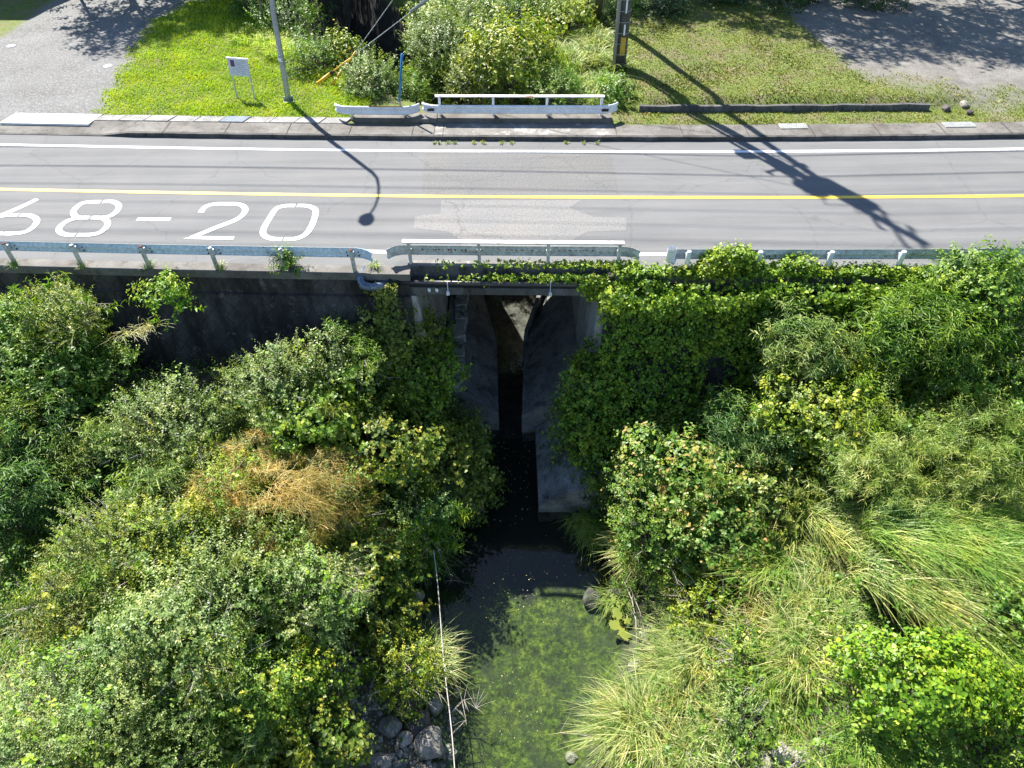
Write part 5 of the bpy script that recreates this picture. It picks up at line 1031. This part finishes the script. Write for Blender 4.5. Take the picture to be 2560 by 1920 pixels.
rk = [(1078, 1862, .45, 'rock', 'largest pale boulder at the left pool edge, at the bottom'), (1045, 1810, .38, 'rock_dark', 'dark boulder beside the largest pale boulder'), (975, 1815, .34, 'rock', 'pale rock left of the dark boulder'), (1020, 1770, .4, 'rock_dark', 'dark rock under the striped grass clump'), (1010, 1850, .25, 'rock', 'flat rock between the boulders'), (950, 1905, .3, 'rock', 'pale rock at the bottom edge'), (1085, 1765, .3, 'rock', 'rock at the water edge above the boulder'), (950, 1530, .38, 'rock', 'brown rock under the yellowing vines'), (1010, 1525, .28, 'rock_dark', 'dark rock near the yellowing vines'), (1040, 1490, .26, 'rock', 'pale rock at the upper left pool edge'), (1075, 1540, .24, 'rock_dark', 'small dark rock in the water at left'), (1015, 1455, .22, 'rock', 'small pale rock below the overhanging bush'), (1432, 1895, .2, 'rock', 'pale pointed stone standing in the pool at the bottom'), (1478, 1500, .34, 'rock_dark', 'submerged mossy rock near the right pool edge'), (1540, 1490, .3, 'rock_dark', 'second submerged rock at right'), (1590, 1665, .26, 'rock', 'pale flat stone at the right pool edge'), (1515, 1350, .3, 'rock', 'pale stone below the dark grass clump'), (1440, 1293, .22, 'rock', 'round stone beside the channel wall'), (1960, 1880, .3, 'rock', 'pale rock at the bottom of the right bank'), (2010, 1895, .26, 'rock', 'second pale rock at the bottom of the right bank'), (1900, 1905, .3, 'rock', 'rock at the bottom edge below the grey green bush'), (2120, 1890, .28, 'rock', 'small brown rock at the bottom edge'), (1130, 1888, .2, 'rock', 'small stone right of the largest boulder'), (985, 1700, .3, 'rock', 'rock at the foot of the round yellow green bush')]
for i, (px, py, r, mt, lab) in enumerate(rk):
    P, zb, t = hit(px / VX, py / VX, .1, zn); sub = 'submerged' in lab; rock(P[0], P[1], (zb + r * .28) if not sub else -7.55, r, M[mt], lab, 600 + i, asp=(1, .85, .8) if i else (1, .95, 1.0))
def pebbles():
    rs = np.random.RandomState(6); V = []; Fa = []; n = 1500
    x = rs.uniform(-5.4, -1.6, n); y = rs.uniform(4.5, 9, n); x2 = rs.uniform(4, 9, 500); y2 = rs.uniform(4.6, 6.2, 500); x = np.r_[x, x2]; y = np.r_[y, y2]; z = zn(x, y); n = len(x)
    T = np.array([[1, 0, 0], [0, 1, 0], [-1, 0, 0], [0, -1, 0], [.5, .5, .6], [-.5, .5, .7], [-.5, -.5, .6], [.5, -.5, .7]]); f = np.array([[0, 1, 4, 4], ])
    Fc = np.array([[0, 1, 5, 4], [1, 2, 6, 5], [2, 3, 7, 6], [3, 0, 4, 7], [4, 5, 6, 7]]); r = .03 + .09 * rs.rand(n) ** 2; a = rs.rand(n) * 6.3
    R2 = np.stack([np.cos(a), -np.sin(a), np.sin(a), np.cos(a)], -1).reshape(n, 2, 2); xy = np.einsum('nij,kj->nki', R2, T[:, :2] * [1, .7]); Vv = np.concatenate([xy, np.repeat(T[None, :, 2:], n, 0) * .8], -1) * r[:, None, None] + np.stack([x, y, z], -1)[:, None]
    o = mesh('pebbles', Vv.reshape(-1, 3), (Fc[None] + (np.arange(n) * 8)[:, None, None]).reshape(-1, 4), M['rock']); tag(o, 'loose pebbles scattered over the bank soil', 'pebbles', kind='stuff')
pebbles()
# rope/long stick across the pool edge
ra, rb = at(1084, 1375, -5.6), at(1136, 1925, -6.4)
rp = [tuple(np.array(ra) * (1 - t) + np.array(rb) * t + np.array([.02 * math.sin(t * 9), 0, -.25 * math.sin(t * math.pi)])) for t in np.linspace(0, 1.1, 14)]
o = MB().tube(rp, .014, 6).build('rope', M['rope']); tag(o, 'thin pale rope stretched along the left edge of the pool', 'rope')
def twig(px, py, pts, label, r=.016, seed=0, z=-6.9, side=7):
    rr = random.Random(seed); P = [at(a, b, zz) for a, b, zz in pts]; root = empty('dead_branch', tuple(P[0])); tag(root, label, 'branch', 'dead branches at the pool edge'); m = MB(); m.tube(P, [r * (1 - .7 * i / (len(P) - 1)) for i in range(len(P))], 5); m.build('stick', M['dead'], root)
    m = MB()
    for i in range(side):
        q = Vector(P[rr.randrange(1, len(P))]); d = Vector((rr.uniform(-1, 1), rr.uniform(-1, 1), rr.uniform(-.1, .6))).normalized() * rr.uniform(.25, .6); m.tube([q, q + d * .5 + Vector((0, 0, .05)), q + d], [r * .5, r * .35, r * .15], 4, False)
    m.build('side_twig', M['dead'], root)
twig(0, 0, [(1555, 1440, -6.9), (1580, 1500, -6.8), (1590, 1550, -6.9), (1592, 1610, -7.1)], 'dead branch lying on the right pool edge', seed=1, side=3)
twig(0, 0, [(1572, 1460, -6.8), (1600, 1530, -6.9), (1612, 1580, -7.0)], 'thinner dead branch beside the one on the right pool edge', .012, 2, side=2)
twig(0, 0, [(1130, 1780, -7.0), (1160, 1750, -6.8), (1190, 1770, -6.9)], 'dead twiggy branch at the left pool edge', .012, 3, side=12)
twig(0, 0, [(1125, 1840, -7.0), (1165, 1800, -6.8), (1150, 1730, -6.9)], 'dead bare branch beside the rope', .012, 4, side=12)
twig(0, 0, [(1500, 1850, -6.9), (1450, 1835, -6.8), (1400, 1832, -6.9)], 'pale stick reaching into the pool from the big grass clump', .012, 5, side=2)
twig(0, 0, [(1090, 1330, -6.4), (1120, 1420, -6.6), (1130, 1450, -6.8)], 'bare twig hanging at the upper left pool edge', .01, 7, side=5)
twig(0, 0, [(660, 1650, -4.0), (700, 1690, -4.1), (665, 1720, -4.2)], 'bare pale branch poking out of the left bush', .014, 9, side=3)
# duckweed and leaves on the pool
def floaters():
    rs = np.random.RandomState(21); lv = Leaves(); n = 900; x = rs.uniform(-2.2, 3.2, n); y = rs.uniform(5, 12.6, n); l = np.interp(y, PY, PL); r = np.interp(y, PY, PR); dens = n2(x, y, .9, 71) + .9 * np.exp(-((y - 11.6) / .7) ** 2); kp = (x > l) & (x < r) & (dens > .25); x, y = x[kp], y[kp]; n = len(x)
    a = rs.rand(n) * 6.28; Ln = .015 + .03 * rs.rand(n) ** 2; lv.add(np.stack([x, y, np.full(n, -7.192)], -1), np.stack([np.cos(a), np.sin(a), 0 * a], -1), np.tile([0, 0, 1.], (n, 1)), Ln, Ln * .8, 'oval', np.clip(.6 + .25 * rs.randn(n), 0, 1))
    n = 60; x = rs.uniform(-.9, .7, n); y = rs.uniform(12.8, 17, n); a = rs.rand(n) * 6; Ln = .03 + .03 * rs.rand(n); lv.add(np.stack([x, y, np.full(n, -7.19)], -1), np.stack([np.cos(a), np.sin(a), 0 * a], -1), np.tile([0, 0, 1.], (n, 1)), Ln, Ln * .8, 'oval', np.full(n, 1.0))
    o = lv.build('floating_leaves', L['drygrass']); tag(o, 'tiny leaves and specks floating on the pool', 'leaves', kind='stuff')
    # algae mats
    lv = Leaves(); V = []; Fa = []; b = 0; T = []
    for px, py, r in [(1530 + 14 * (i % 4) + 9 * math.sin(i * 5), 1490 + 9 * i, .09 + .05 * (i % 3)) for i in range(12)] + [(1140 + 12 * math.sin(i * 3), 1620 + 22 * i, .07 + .03 * (i % 3)) for i in range(6)]:
        p = at(px, py, -7.2); nn = 40; a = np.linspace(0, 6.283, nn, endpoint=False); rr = r * (.75 + .35 * noise3(np.stack([np.cos(a) * 1.2, np.sin(a) * 1.2, 0 * a + px], -1), 1.6) + .3 * noise3(np.stack([np.cos(a) * 4, np.sin(a) * 4, 0 * a + py], -1), 1.4))
        ring = np.stack([p[0] + rr * np.cos(a), p[1] + rr * np.sin(a), np.full(nn, -7.194)], -1); cen_ = np.array([[p[0], p[1], -7.188]]); V.append(np.concatenate([ring, cen_])); idx = np.arange(0, nn, 2)
        Fa.append(np.stack([idx, idx + 1, (idx + 2) % nn, np.full(len(idx), nn)], -1) + b); b += nn + 1
    o = mesh('algae_mats', np.concatenate(V), np.concatenate(Fa), L['yellowing'], None, np.full(b, .55)); tag(o, 'yellow green algae mats floating at the pool edges', 'algae', kind='stuff')
floaters()
# rocks at the right end of the low wall
for i, (px, py, r, mt, lab) in enumerate([(2415, 250, .3, 'rock', 'pale rock at the right end of the low wall'), (2370, 258, .26, 'rock_dark', 'dark rock beside the pale rock at the low wall'), (2430, 268, .2, 'rock_dark', 'small dark rock in front of the pale rock')]):
    p = at(px, py, .4); rock(p[0], p[1], .2, r * .8, M[mt], lab, 700 + i, 'rocks at the end of the low wall')
